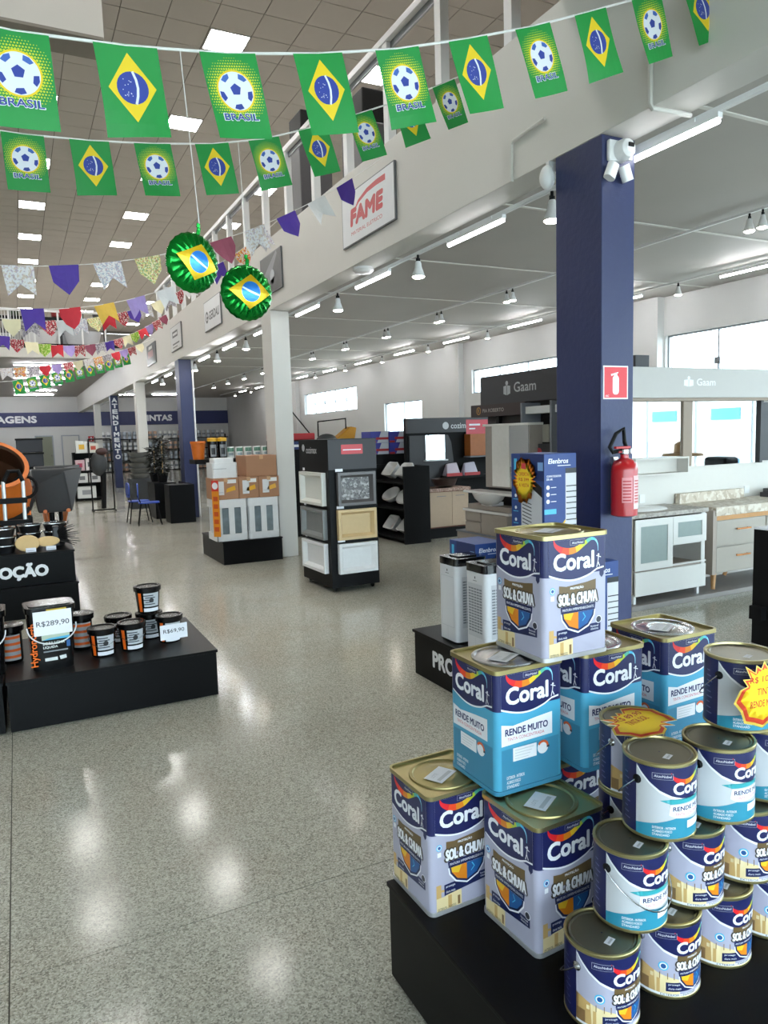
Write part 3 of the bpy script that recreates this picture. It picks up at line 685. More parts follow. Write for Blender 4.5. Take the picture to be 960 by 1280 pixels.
# ------------------------------------------------------------------ buntings
FG = mat('flag_green', '#158a3a', .55, var=.06, scale=12); FY = ink('#e7c716', .55); FB = ink('#2c3f96', .55); FB2 = ink('#3d62b0', .55); FW = ink('#dfe3ea', .55); FL = ink('#c3cf2a', .55)
tape = mat('white_tape', '#e4e3e0', .6)
FWd, FHt = .2, .28
def flag_mesh(kind, ph):
    l = Lab(); w, h = FWd / 2, FHt
    l.rect(-w, -h, w, 0, FG, 0)
    cx, cy = 0, -.125
    if kind == 'brasil':
        cy = -.13; l.poly([(0, -.025), (.076, cy), (0, -.235), (-.076, cy)], FY, 1).disc(0, cy, .05, FB, 2, 24)
        l.strip([(.012 + .0 * k, 0, 0) for k in ()] or [(.006, cy + .05, .008), (.014, cy + .025, .008), (.016, cy, .008), (.012, cy - .025, .008), (.004, cy - .05, .008)], FW, 3)
        rd = random.Random(4)
        for k in range(16): l.disc(rd.uniform(-.034, .0), cy + rd.uniform(-.03, .03), .0016, FW, 3, 5)
    else:
        R = .062
        for i in range(-12, 13):
            for j in range(-14, 14):
                x = (i + .5 * (j % 2)) * .0088; y = cy + j * .0088; r = math.hypot(x, y - cy)
                if r < R or r > .108 or abs(x) > w - .004 or y > -.004 or y < -.205: continue
                q = .0052 * (1.0 - (r - R) / .065)
                if q > .0008: l.poly([(x - q, y), (x, y - q), (x + q, y), (x, y + q)], FL, 1)
        l.disc(cx, cy, R + .006, FY, 2, 28).disc(cx, cy, R, FW, 3, 28)
        l.poly([(.02 * math.sin(2 * PI * k / 5), cy + .005 + .02 * math.cos(2 * PI * k / 5)) for k in range(5)], FB, 4)
        for k in range(5):
            a = 2 * PI * k / 5 + PI / 5
            q = [(.058 * math.sin(a - .3), .058 * math.cos(a - .3)), (.0605 * math.sin(a), .0605 * math.cos(a)), (.058 * math.sin(a + .3), .058 * math.cos(a + .3)), (.045 * math.sin(a + .25), .045 * math.cos(a + .25)), (.042 * math.sin(a - .25), .042 * math.cos(a - .25))]
            l.poly([(x, cy + y) for x, y in q], FB if k in (1, 2, 3) else FB2, 4)
        l.text('BRASIL', -.066, -.222, .132, .027, FW, 2, .05).text('BRASIL', -.063, -.22, .126, .023, FB, 3, .02)
    def warp(u, v, o):
        y = .006 * math.sin(ph + v * 14 + u * 9) * (-v / h) + .012 * math.sin(ph * 2 + u * 10) * (v / h) ** 2
        return (u + .004 * math.sin(ph + v * 10) * (-v / h), -o + y, v)
    return l.mesh('flag', eps=.0005, cu=[-.06, -.03, 0, .03, .06], cv=[-.04 * k for k in range(1, 7)], warp=warp)
FM = {(k, p): flag_mesh(k, p) for k in ('brasil', 'bola') for p in (0.3, 1.7, 3.6)}
def place_flag(me, par, P0, d, s, z, slope, k=1.0, sw=0.0):
    o = link('flag', me, par); yaw = math.atan2(d.y, d.x); yaw *= .3 if yaw > .4 else 1
    o.matrix_world = Matrix.Translation((P0.x + d.x * s, P0.y + d.y * s, z)) @ Matrix.Rotation(yaw, 4, 'Z') @ Matrix.Rotation(-slope, 4, 'Y') @ Matrix.Rotation(sw, 4, 'X') @ Matrix.Scale(k, 4)
    return o
def bunting(label, P0, P1, pts, flags, r=.005):
    t = thing('bunting', label, 'bunting'); P0 = Vector(P0); d = (Vector(P1) - P0).normalized()
    MB().tube([(P0.x + d.x * s, P0.y + d.y * s + .004, z - .003) for s, z in pts], r, 6).obj('string', tape, t, True)
    for me, s, z, sl, sw in flags: place_flag(me, t, P0, d, s, z, sl, 1, sw)
    return t, P0, d
R1 = [(.082, 2.894, .07), (.408, 2.921, .12), (.745, 2.967, .18), (1.082, 3.036, .23), (1.415, 3.122, .28), (1.745, 3.230, .33), (2.078, 3.350, .36), (2.403, 3.485, .39), (2.746, 3.630, .42), (3.07, 3.775, .44)]
R2 = [(.145, 3.230, .06), (.465, 3.250, .1), (.793, 3.286, .14), (1.128, 3.338, .19), (1.443, 3.415, .28), (1.759, 3.534, .34), (2.085, 3.672, .38), (2.414, 3.818, .42), (2.730, 3.978, .45)]
def rowflags(R, first): return [(FM[((('bola', 'brasil') if first else ('bola', 'brasil'))[i % 2], (0.3, 1.7, 3.6)[i % 3])], s, z, a, .05 * math.sin(i * 1.9)) for i, (s, z, a) in enumerate(R)]
bunting('near bunting of large Brazil and football flags across the top', (0, 2.56), (3.17, 2.64), [(-1.2, 2.93), (-.5, 2.90)] + [(a, b) for a, b, c in R1] + [(3.14, 3.81)], rowflags(R1, 1))
bunting('second bunting of smaller looking Brazil and football flags above the balloons', (0, 4.27), (3.17, 4.39), [(-1.2, 3.26), (-.5, 3.225)] + [(a, b) for a, b, c in R2] + [(3.15, 4.2)], rowflags(R2, 1))
# festive paper pennants
PM = [speckle('paper_lace', '#d8d5d6', ['#b9a9b4', '#c8b7a8'], 45, dens=.2), mat('paper_purple', '#4b2d95', .6, var=.15, scale=8), speckle('paper_floral', '#dcd8d6', ['#b7a3ad', '#a9b0c0'], 60, dens=.3), speckle('paper_yellow_dots', '#e0cf84', ['#c48a6a', '#8fae74', '#efe6bd'], 55, dens=.3), mat('paper_maroon', '#8d4257', .6, var=.15), mat('paper_white', '#dddcdc', .6), speckle('paper_orange', '#d06a3a', ['#e9c25a', '#d8cfc4'], 40), mat('paper_red', '#d02535', .6, var=.1), mat('paper_gold', '#dcb347', .6, var=.08), mat('paper_lilac', '#a892cf', .6, var=.12), speckle('paper_redprint', '#c6424c', ['#eadcd6', '#7d1f2a'], 55), mat('paper_cream', '#e5dcb6', .6), speckle('paper_green', '#8fbf3c', ['#d7e08a'], 40), speckle('paper_grey', '#9b949b', ['#716a73', '#c3bcc0'], 40)]
def pen(shape, m, cache={}):
    if (shape, m) in cache: return cache[(shape, m)]
    l = Lab(); w = .1
    P = {'tail': [(-w, 0), (-w + .01, -.2), (0, -.125), (w - .01, -.2), (w, 0)], 'point': [(-w, 0), (-w + .012, -.11), (0, -.2), (w - .012, -.11), (w, 0)], 'heart': [(-w, 0), (-w * .95, -.08), (-w * .6, -.15), (0, -.2), (w * .6, -.15), (w * .95, -.08), (w, 0)]}[shape]
    l.poly(P, PM[m], 0)
    me = l.mesh('flag', cu=[-.05, 0, .05], cv=[-.05, -.1, -.15], warp=lambda u, v, o: (u * (1 - .25 * max(0, -v - .05)), .02 * math.sin(u * 25 + m) * v / .2 - o, v))
    cache[(shape, m)] = me; return me
def prow(label, P0, P1, co, s0, s1, seq, step=.295):
    f = lambda s: co[0] * s * s + co[1] * s + co[2]; fl = []; s = s0; i = 0
    while s < s1:
        sh, m = seq[i % len(seq)]; sl = math.atan(2 * co[0] * s + co[1]); fl.append((pen(sh, m), s, f(s), sl, .25 * math.sin(i * 2.3))); s += step; i += 1
    L = (Vector(P1) - Vector(P0)).length
    bunting(label, P0, P1, [(a, f(a)) for a in [-1 + k * (L + 1 - .02) / 24 for k in range(25)]], fl, .003)
A = [('tail', 0), ('point', 1), ('tail', 2), ('point', 3), ('tail', 5), ('heart', 4), ('tail', 0), ('point', 1), ('tail', 5), ('point', 1), ('tail', 13)]
prow('nearest string of festive paper pennants behind the foil balloons', (0, 5.6), (3.17, 6.09), (.109, .059, 2.853), .1, 2.95, A)
prow('second string of festive paper pennants with purple, red and gold flags', (0, 7.4), (3.17, 9.0), (.108, .045, 2.873), .25, 3.4, [('tail', 1), ('heart', 7), ('tail', 8), ('tail', 9), ('tail', 5), ('point', 0), ('tail', 1), ('point', 6), ('tail', 2)], .37)
prow('third string of mixed paper pennants in front of the rear railing', (0, 9.5), (3.17, 12.5), (.06, .06, 3.095), .08, 4.1, [('point', 11), ('tail', 13), ('heart', 10), ('tail', 5), ('tail', 2), ('point', 3), ('tail', 7), ('heart', 10), ('point', 1), ('tail', 0)], .27)
prow('fourth string of small paper pennants below the rear railing', (0, 12), (3.17, 16.5), (.048, -.039, 3.215), -.1, 5.2, [('tail', 1), ('point', 10), ('tail', 11), ('point', 12), ('tail', 7), ('heart', 9), ('tail', 10), ('point', 4), ('tail', 13)], .33)
prow('fifth string of pale and red paper pennants above the tiny Brazil flags', (0, 14.2), (3.17, 18.5), (.02, .11, 2.98), -.1, 4.8, [('tail', 0), ('tail', 6), ('tail', 13), ('heart', 7), ('point', 9), ('tail', 10), ('point', 11)], .36)
bunting('farthest bunting of tiny Brazil and football flags under the rear mezzanine', (0, 16), (3.17, 20.5), [(-1, 2.8)] + [(k * .6, .007 * (k * .6) ** 2 + .185 * k * .6 + 2.897) for k in range(9)], [(FM[(('brasil', 'bola')[k % 2], 0.3)], .2 + .44 * k, .007 * (.2 + .44 * k) ** 2 + .185 * (.2 + .44 * k) + 2.897, .2, 0) for k in range(11)])
# foil balloons
foil = mat('green_foil', '#0d8a2f', .16, .75, var=.1, scale=14, bump=.35, bscale=14)
fy = mat('yellow_foil', '#e0b81e', .22, .5, var=.05); fbl = mat('blue_foil', '#2e7fd6', .2, .5, var=.2, scale=10); fwh = mat('white_foil', '#c9dff2', .25, .4)
def balloon(loc, R, rz, tiltx, tilty, label, top):
    t = thing('foil_balloon', label, 'balloon', loc)
    M_ = Matrix.Rotation(rz, 4, 'Z') @ Matrix.Rotation(tilty, 4, 'Y') @ Matrix.Rotation(tiltx, 4, 'X')
    n = 48; vs = []; fs = []; th = lambda q: .42 * R * max(0, 1 - q * q) ** .55
    rings = [0.0, .3, .55, .75, .88, .96, 1.0]
    for sgn in (-1, 1):
        base = len(vs)
        for q in rings[1:]:
            for k in range(n):
                a = 2 * PI * k / n; rr = R * q * (1 + (.012 * (1 if k % 2 else -1) if q > .9 else 0)); crk = (.02 * R * (1 if k % 2 else -1)) * (1 if .5 < q < .97 else 0)
                vs.append((rr * math.cos(a), sgn * (th(q) + crk), rr * math.sin(a)))
        vs.append((0, sgn * th(0), 0)); c = len(vs) - 1
        for i in range(len(rings) - 2):
            for k in range(n):
                q = (base + i * n + k, base + i * n + (k + 1) % n, base + (i + 1) * n + (k + 1) % n, base + (i + 1) * n + k); fs.append(q if sgn < 0 else q[::-1])
        for k in range(n): q = (c, base + (k + 1) % n, base + k); fs.append(q[::-1] if sgn < 0 else q)
    MB().add(vs, fs, 0, M_).obj('envelope', foil, t, True)
    l = Lab(); D = .80 * R
    l.poly([(-D, 0), (0, -.62 * R), (D, 0), (0, .62 * R)], fy, 1).disc(0, 0, .36 * R, fbl, 2, 24)
    l.strip([(-.33 * R, .12 * R, .06 * R), (-.1 * R, .02 * R, .07 * R), (.15 * R, -.06 * R, .07 * R), (.33 * R, -.1 * R, .06 * R)], fwh, 3)
    me = l.mesh('print', eps=.0008, cu=[R * k / 8 for k in range(-7, 8)], cv=[R * k / 8 for k in range(-6, 7)], warp=lambda u, v, o: tuple(M_ @ Vector((u, -th(min(.99, math.hypot(u, v) / R)) - .035 * R - o, v))))
    link('print', me, t)
    MB().box((-.07 * R, -.01 * R, .96 * R), (.07 * R, .01 * R, 1.22 * R), T=M_).box((-.12 * R, -.02 * R, 1.2 * R), (.02 * R, .02 * R, 1.36 * R), T=M_).obj('neck', foil, t, bev=.02 * R)
    z = 1.3 * R; p = M_ @ Vector((0, 0, z)); MB().tube([p, (top[0] - loc[0], top[1] - loc[1], top[2] - loc[2])], .0013 if R < .13 else .002, 6).obj('string', tape, t)
balloon((.574, 2.53, 2.243), .098, .35, .1, .22, 'smaller looking round green foil balloon with Brazil flag, left one', (.582, 2.575, 2.94))
balloon((1.28, 4.28, 2.505), .160, .1, .05, .05, 'round green foil balloon with Brazil flag, right one', (1.284, 4.32, 3.365))

# ------------------------------------------------------------------ PRO plinth with coolers and boxes
p = thing('display_plinth', 'black plinth with white letters PRO beside the aisle', 'plinth', (2.35, 2.9, 0))
MB().box((.012, .012, .0), (.78, 1.40, .293)).obj('body', black, p, bev=.002); MB().box((0, 0, .293), (.79, 1.412, .311)).obj('top', black, p, bev=.002)
Lab().text('PROMOÇÃO', .24, .083, .82, .165, ink('#e4e4e6'), 1, .03).obj('lettering', p, (.012, 1.40, 0), -PI / 2)
cw = mat('cooler_white', '#dcdcdf', .35, var=.02); ck = mat('cooler_black', '#101114', .12, coat=.5); gr = mat('grille_grey', '#7c7f86', .5)
def cooler(x, y, a, label, front):
    t = thing('air_cooler', label, 'air cooler', (x, y, .311), a)
    P = rrect(.235, .215, .03, 4); MB().prism(P, .01, .5).obj('body', cw, t, True); MB().prism(rrect(.24, .22, .03, 4), .5, .548).obj('top_cap', ck, t, True)
    MB().box((-.1, -.09, 0), (.1, .09, .01)).obj('base', blackm, t); MB().box((-.07, -.06, .548), (.07, .05, .556)).obj('top_panel', ck, t, bev=.003)
    for (fx, rz) in (((-.1175, 0), -PI / 2), ((0, -.1075), 0)):
        l = Lab(); hw = .075
        l.rect(-hw, .1, hw, .43, ink('#c9cace'), 1)
        if front or rz == 0:
            for i in range(16):
                for j in range(5): l.rect(-hw + .006 + j * .029, .13 + i * .0175, -hw + .03 + j * .029, .139 + i * .0175, gr, 2)
        else: l.rect(-hw + .004, .104, hw - .004, .426, ink('#dedee1'), 2)
        l.rect(-.004, .46, .006, .474, ink('#222222'), 2).rect(-.02, .446, .02, .45, ink('#777777'), 2).rect(-.0008, .012, .0008, .1, ink('#b5b6ba'), 2)
        l.obj('front_print', t, (fx[0], fx[1], 0), rz)
cooler(2.525, 3.93, .0, 'white air cooler with plain side on the PRO plinth, rear one', False)
cooler(2.53, 3.62, .0, 'white air cooler with grey grille on the PRO plinth, front one', True)
bxb = mat('box_blue', '#24417f', .45, var=.05); bxd = mat('box_blue_dark', '#1c2f63', .45)
def coolbox(x, y, z, label, burst=False):
    t = thing('product_box', label, 'box', (x, y, z)); w, d, h = .245, .32, .598
    MB().box((0, 0, 0), (w, d, h)).obj('carton', bxb, t, bev=.003)
    l = Lab(); GY = ink('#c9c9cc'); BK = ink('#17181c')                       # front (-Y)
    l.text('Elenbros', .03, h - .06, .15, .03, WH, 2, .02, .15).rect(.1, h - .075, .2, h - .071, WH, 2)
    l.text('CLIMATIZADOR', .018, h - .14, .11, .012, WH, 2, .01).text('DE AR', .018, h - .158, .045, .012, WH, 2, .01)
    for i in range(3): l.disc(.028, h - .2 - i * .042, .013, WH, 2, 12).rect(.05, h - .203 - i * .042, .09, h - .199 - i * .042, WH, 2)
    l.rect(.0, h - .36, .09, h - .33, CYA, 2).poly([(0, .0), (0, .045), (.16, .2), (.245, .2), (.245, 0)], YEL, 1).poly([(0, 0), (0, .03), (.165, .19), (.245, .19), (.245, 0)], GY, 2)
    l.rect(.16, .06, w - .002, h - .12, GY, 3).rect(.16, h - .12, w - .002, h - .09, BK, 3)
    for i in range(9): l.rect(.165, h - .2 - i * .034, w - .002, h - .194 - i * .034, BK, 4)
    l.obj('front_print', t, (0, 0, 0))
    l = Lab()                                                                 # side (-X), u runs towards the camera
    l.poly([(.1, 0), (d - .02, 0), (d - .02, h - .26), (.19, h - .2), (.1, h - .22)], GY, 2).poly([(.1, h - .22), (.19, h - .2), (d - .02, h - .26), (d - .02, h - .2), (.19, h - .14), (.1, h - .16)], BK, 2)
    for i in range(12): l.poly([(.11, h - .29 - i * .022), (.2, h - .31 - i * .022), (.2, h - .304 - i * .022), (.11, h - .284 - i * .022)], BK, 3)
    for i in range(5): l.disc(.045, h - .26 - i * .075, .011, WH, 2, 10).rect(.02, h - .285 - i * .075, .07, h - .28 - i * .075, CYA, 2)
    l.rect(.03, h - .1, .06, h - .03, CYA, 2).rect(d - .06, h - .1, d - .01, h - .05, ink('#7fa6d8'), 2).rect(.09, h - .16, d, h, bxd, 1)
    l.obj('side_print', t, (0, d, 0), -PI / 2)
    return t
coolbox(2.765, 3.4, .311, 'blue air cooler carton at the bottom of the stack behind the paint tins')
b2 = coolbox(2.765, 3.4, .912, 'blue air cooler carton with yellow starburst, on top of its stack')
coolbox(2.735, 3.02, .311, 'blue air cooler carton right of the top paint tin, before the blue column')
coolbox(2.662, 3.985, .311, 'blue air cooler carton standing behind the white air coolers')
st = thing('price_card', 'yellow and orange starburst card on the blue cooler carton', 'price tag', (2.756, 3.58, 1.345), -PI / 2)
l = Lab(); star(l, .115, 1.0, ink('#e87f1c'), 1, 56, 1.2, 5); star(l, .1, .9, ink('#f6cf28'), 2, 56, 1.2, 6); l.disc(0, 0, .066, ink('#f6cf28'), 3, 20, .078)
for i in range(3): l.text(('OFERTA', 'R$ 399', 'A VISTA')[i], -.05, .03 - i * .034, .1, .022, ink('#c8401c'), 4, .01)
l.poly([(-.03, .075), (.02, .07), (.015, .11), (-.02, .105)], ink('#d33a44'), 4); l.obj('card', st)

# ------------------------------------------------------------------ things fixed to the blue column
red = mat('extinguisher_red', '#b0121b', .3, var=.04, coat=.4)
t = thing('fire_extinguisher', 'red fire extinguisher hanging on the blue column', 'fire extinguisher', (3.262, 3.262, 1.115))
MB().lathe([(.05, 0), (.078, .01), (.078, .285), (.07, .32), (.045, .345), (.025, .355), (.024, .375)], 28).obj('cylinder', red, t, True)
MB().lathe([(.02, .37), (.03, .38), (.03, .405), (.012, .412)], 14).obj('valve', steel, t, True)
MB().box((-.075, -.012, .41), (.04, .012, .425)).box((-.05, -.01, .385), (.05, .01, .398)).obj('lever', red, t, bev=.003)
MB().tube([(-.02, 0, .4), (-.075, .02, .39), (-.09, .03, .42), (-.04, .03, .5), (.02, .03, .53), (.03, .03, .45), (.02, .0, .4)], .012, 8).obj('hose', blackm, t, True)
MB().lathe([(.018, 0), (.018, .008)], 14, T=Matrix.Translation((.03, -.03, .395)) @ Matrix.Rotation(PI / 2, 4, 'X')).obj('gauge', paper, t)
l = Lab(); R_ = .0785
l.rect(-.075, .09, -.012, .24, ink('#d98a8e'), 1).rect(-.004, .05, .075, .25, ink('#e3b9ba'), 1)
for i in range(7): l.rect(-.07, .1 + i * .019, -.02, .108 + i * .019, ink('#b5222b'), 2)
for i in range(8): l.rect(.004, .09 + i * .018, .068, .097 + i * .018, ink('#b5222b'), 2)
l.rect(.0, .052, .075, .08, WH, 2); l.obj('label', t, wrap=R_, cu=[-.06 + .01 * k for k in range(13)])
MB().box((-.02, .07, .3), (.02, .098, .36)).obj('wall_hook', steel, t)
t = thing('security_camera', 'white dome security camera at the top of the blue column', 'camera', (3.27, 3.358, 3.26))
MB().box((-.07, -.03, -.06), (.05, 0, .06)).obj('base', alu, t, bev=.01); MB().lathe([(.06, 0), (.06, .03), (.05, .06), (.03, .075)], 24, T=Matrix.Translation((.02, -.03, 0)) @ Matrix.Rotation(PI / 2, 4, 'X')).obj('dome', alu, t, True)
MB().box((.0, -.112, .0), (.04, -.1, .022)).obj('lens', blackm, t); MB().box((.05, -.05, -.05), (.09, -.03, .06)).obj('bracket', alu, t, bev=.005)
for k, (x, a) in enumerate(((3.205, .4), (3.318, -.4))):
    t = thing('alarm_siren', ('white sensor below the dome camera, left one', 'white sensor below the dome camera, right one')[k], 'sensor', (x, 3.32, 3.135), 0)
    MB().prism(rrect(.07, .05, .022, 5), -.045, .045, T=Matrix.Rotation(a, 4, 'Y')).obj('case', alu, t, True); MB().box((-.01, .02, -.01), (.01, .036, .01)).obj('arm', alu, t)
t = thing('alarm_siren', 'white sensor peeking out behind the left side of the blue column', 'sensor', (XF - .04, 3.80, 3.24)); MB().ball((0, 0, 0), (.05, .05, .075)).obj('case', alu, t, True)
MB().box((.03, .02, .05), (.1, .05, .113)).obj('arm', alu, t)
# ------------------------------------------------------------------ left plinths with buckets
def plinth(label, x0, x1, y0, y1, z0=0, h=.3):
    t = thing('display_plinth', label, 'plinth', (x0, y0, z0)); w, d = x1 - x0, y1 - y0
    MB().box((.008, .008, 0), (w - .008, d - .008, h - .018)).obj('body', black, t, bev=.002); MB().box((0, 0, h - .018), (w, d, h)).obj('top', black, t, bev=.002); return t
plinth('low black plinth at left carrying the black buckets', -.155, 1.068, 4.594, 5.6)
plinth('low black plinth cut by the left frame edge', -1.4, -.165, 4.60, 5.6)
plinth('black plinth under the PROMOÇÃO plinth at left', -1.0, .455, 7.62, 8.6, 0, .31)
q = plinth('upper black plinth with white letters MOÇÃO at left', -1.0, .44, 7.68, 8.6, .31, .31)
Lab().text('PROMOÇÃO', .38, .055, .815, .165, ink('#e4e4e6'), 1, .04).obj('lettering', q, (0, .006, 0))
bk = mat('bucket_black', '#0d0d0e', .25, var=.08, spec=.3); OR = ink('#e8641a'); SIL = ink('#b9bcc0')
def bucket_small(x, y, z, label, rz=0, card=False, handle=True):
    t = thing('bucket', label, 'bucket', (x, y, z), rz)
    MB().lathe([(.066, 0), (.07, .004), (.082, .15)], 28).obj('body', bk, t, True)
    MB().lathe([(.082, .148), (.09, .15), (.092, .176), (.088, .182), (.075, .182), (.07, .176), (.02, .174), (.002, .174)], 28, close=False).obj('lid', bk, t, True)
    l = Lab(); l.rect(-.07, .012, -.046, .142, OR, 1).rect(-.03, .046, .075, .14, SIL, 1).rect(-.035, .012, .078, .036, WH, 1)
    for i in range(5): l.rect(-.03 + .01 * (i % 2), .06 + i * .015, .045 - .012 * (i % 3), .067 + i * .015, ink('#3b3d42'), 2)
    l.disc(.02, .09, .016, ink('#2a2b2e'), 3, 10)
    l.obj('label', t, cu=[-.08 + .012 * k for k in range(14)], cv=[.04, .09], warp=lambda u, v, o: tuple((.0705 + .0119 * v / .15 + .0006 + o) * q for q in (math.sin(u / .077), -math.cos(u / .077))) + (v,))
    if handle: MB().tube([(-.086 * math.cos(PI * k / 14), -.09 * math.sin(PI * k / 14), .13 - .055 * math.sin(PI * k / 14)) for k in range(15)], .002, 6).obj('handle', steel, t, True)
    return t
bucket_small(.405, 4.89, .3, 'small black bucket left of the pair in front of the big price card bucket', -.12)
bucket_small(.59, 4.93, .3, 'small black bucket in the middle front of the low plinth', -.12)
bucket_small(.535, 5.17, .3, 'small black bucket at the back between the two front ones', -.1, handle=False)
bucket_small(.735, 5.15, .3, 'small black bucket hidden under the raised one', -.1, handle=False)
bucket_small(.735, 5.15, .484, 'small black bucket standing on top of another bucket', -.1, handle=False)
bucket_small(.84, 4.985, .3, 'small black bucket behind the R$69,90 price card', -.1, handle=False)
t = thing('price_card', 'white price card R$69,90 on a small black bucket', 'price tag', (.85, 4.885, .335), .08)
MB().box((-.09, 0, 0), (.09, .002, .1)).obj('card', paper, t); Lab().text('R$69,90', -.07, .04, .14, .03, ink('#33343a'), 1, .008).obj('print', t)
def bucket_sq(x, y, label, rz):
    t = thing('bucket', label, 'bucket', (x, y, .3), rz)
    b = MB(); n = 24; P0 = rrect(.225, .2, .045, 5); P1 = rrect(.262, .23, .05, 5); m = len(P0)
    b.add([(a, c, 0) for a, c in P0] + [(a, c, .36) for a, c in P1], [tuple(range(m - 1, -1, -1)), tuple(range(m, 2 * m))] + [(k, (k + 1) % m, (k + 1) % m + m, k + m) for k in range(m)]).obj('body', bk, t, True)
    MB().prism(rrect(.28, .248, .055, 5), .352, .388).prism(rrect(.235, .2, .04, 5), .388, .394).obj('lid', bk, t, True)
    l = Lab(); W2 = ink('#dfe3e0')
    hy = text_geo('Hydronorth', .02); pts = [(-.075 - (b_ - hy[3]) * .055, .03 + (a_ - hy[2]) * .055) for a_, b_ in hy[0]]; l.items.append((pts, hy[1], l.mi(ink('#f0701a')), 2))
    l.rect(-.06, .185, .095, .225, ink('#bcc7b2'), 1).poly([(-.06, .185), (.095, .185), (.095, .2), (-.02, .195)], CYA, 2).text('BORRACHA', -.055, .155, .12, .018, W2, 2, .02).text('LIQUIDA', -.055, .13, .08, .018, W2, 2, .02).rect(-.055, .11, .08, .118, ink('#8c8f94'), 2)
    l.rect(-.05, .055, .02, .075, W2, 2).poly([(.035, .055), (.07, .06), (.068, .082), (.03, .078)], W2, 2).rect(.075, .13, .095, .17, BLU, 2)
    l.obj('label', t, warp=lambda u, v, o: (u, -.102 - .0417 * v - o - .001, v)); 
    MB().tube([(-.135 * math.cos(PI * k / 16), -.105 - .05 * math.sin(PI * k / 16) ** .5, .27 - .1 * math.sin(PI * k / 16)) for k in range(17)], .004, 6).obj('handle', alu, t, True)
    return t
bucket_sq(.105, 4.83, 'large black bucket with orange lettering behind the R$289,90 card', .06)
bucket_sq(-.27, 4.86, 'large black bucket cut by the left frame edge', .0)
t = thing('price_card', 'white price card R$289,90 on the large black bucket', 'price tag', (.118, 4.682, .525), .06)
MB().box((-.105, 0, 0), (.105, .002, .145)).obj('card', paper, t); Lab().text('R$289,90', -.09, .05, .18, .035, ink('#33343a'), 1, .008).obj('print', t)
MB().box((-.03, .01, .13), (.08, .06, .15)).obj('clip', mat('yellow_clip', '#d8b92a', .5), t)
for k, (x, y) in enumerate(((.30, 5.13), (-.12, 5.05))):
    t = thing('bucket', ('tall black canister with orange and white label behind the R$289,90 bucket', 'tall black canister with orange label left of the R$289,90 bucket')[k], 'bucket', (x, y, .3))
    MB().lathe([(.062, 0), (.066, .01), (.066, .19), (.08, .2), (.082, .235), (.07, .24)], 24).obj('body', bk, t, True)
    l = Lab(); l.rect(-.06, .02, .06, .18, ink('#b3b3b5'), 1)
    for i in range(4): l.rect(-.06, .035 + i * .04, .06, .052 + i * .04, OR, 2)
    l.obj('label', t, wrap=.067, cu=[-.05 + .01 * k_ for k_ in range(11)])
# pans, wooden floats and brush on the upper plinth
pan = mat('pan_black', '#1a1a1c', .35); rimm = mat('pan_rim', '#cfcfcf', .2, 1.)
for k, (x, y, z, r) in enumerate(((-.17, 7.9, .62, .105), (-.17, 7.9, .70, .105), (-.17, 7.9, .78, .105), (.06, 8.1, .70, .11), (.06, 8.1, .78, .11), (.29, 8.1, .70, .11), (.29, 8.1, .78, .11), (.06, 8.1, .62, .11), (.29, 8.1, .62, .11))):
    t = thing('pan', ('shallow black pan with bright rim, lowest of the left pile', 'shallow black pan with bright rim, middle of the left pile', 'shallow black pan with bright rim, top of the left pile', 'black pan with bright rim, middle of the centre pile', 'black pan with bright rim, top of the centre pile', 'black pan with bright rim, middle of the right pile', 'black pan with bright rim, top of the right pile', 'black pan at the bottom of the centre pile', 'black pan at the bottom of the right pile')[k], 'pan', (x, y, z + .001 * k), 0, 'pans on the MOÇÃO plinth')
    MB().lathe([(r * .8, 0), (r * .95, .06), (r, .068), (r * .97, .07), (r * .76, .012)], 28).obj('bowl', pan, t, True); MB().lathe([(r * .97, .066), (r * 1.03, .068), (r * 1.03, .076), (r * .95, .076)], 28, close=False).obj('rim', rimm, t, True)
wood = mat('pale_wood', '#c9ab78', .55, var=.15, scale=14)
for k, (x, y, z, rx) in enumerate(((.03, 7.83, .70, 1.2), (.21, 7.86, .70, 1.05))):
    t = thing('wooden_float', ('round pale wooden plate leaning before the centre pans', 'pale wooden trowel leaning at the right of the plinth')[k], 'tool', (x, y, z - .078 + .001), 0)
    T_ = Matrix.Translation((0, 0, .078)) @ Matrix.Rotation(rx, 4, 'X') @ Matrix.Diagonal((1, .75 if k == 0 else .5, 1, 1))
    MB().lathe([(.1, -.008), (.11, 0), (.1, .008), (.05, .011)], 24, T=T_).obj('plate', wood, t, True)
    Lab().rect(-.04, -.03, .05, .01, paper).rect(-.03, -.022, .04, -.014, GRY, 2).obj('tag', t, (.02, -.075, .03))
t = thing('brush', 'black fan of stiff bristles sticking out over the plinth edge', 'brush', (.35, 7.84, .641))
for k in range(26):
    a = -.25 + k * .05; c_ = math.cos(a); s_ = math.sin(a); q_ = .03 * (k % 3) - .03; MB().tube([(-.06, .08 + q_ * .5, .05 + .003 * k), (-.06 + .1 * c_, .05 + q_, .06 + .1 * s_ + .003 * k), (-.06 + (.17 + .05 * math.sin(k * 2.7)) * c_, .03 + q_, .05 + .19 * s_ + .002 * k)], [.007, .006, .0025], 5).obj('bristle', pan, t)
MB().box((-.09, .05, 0), (-.03, .14, .2)).obj('block', pan, t, bev=.01)

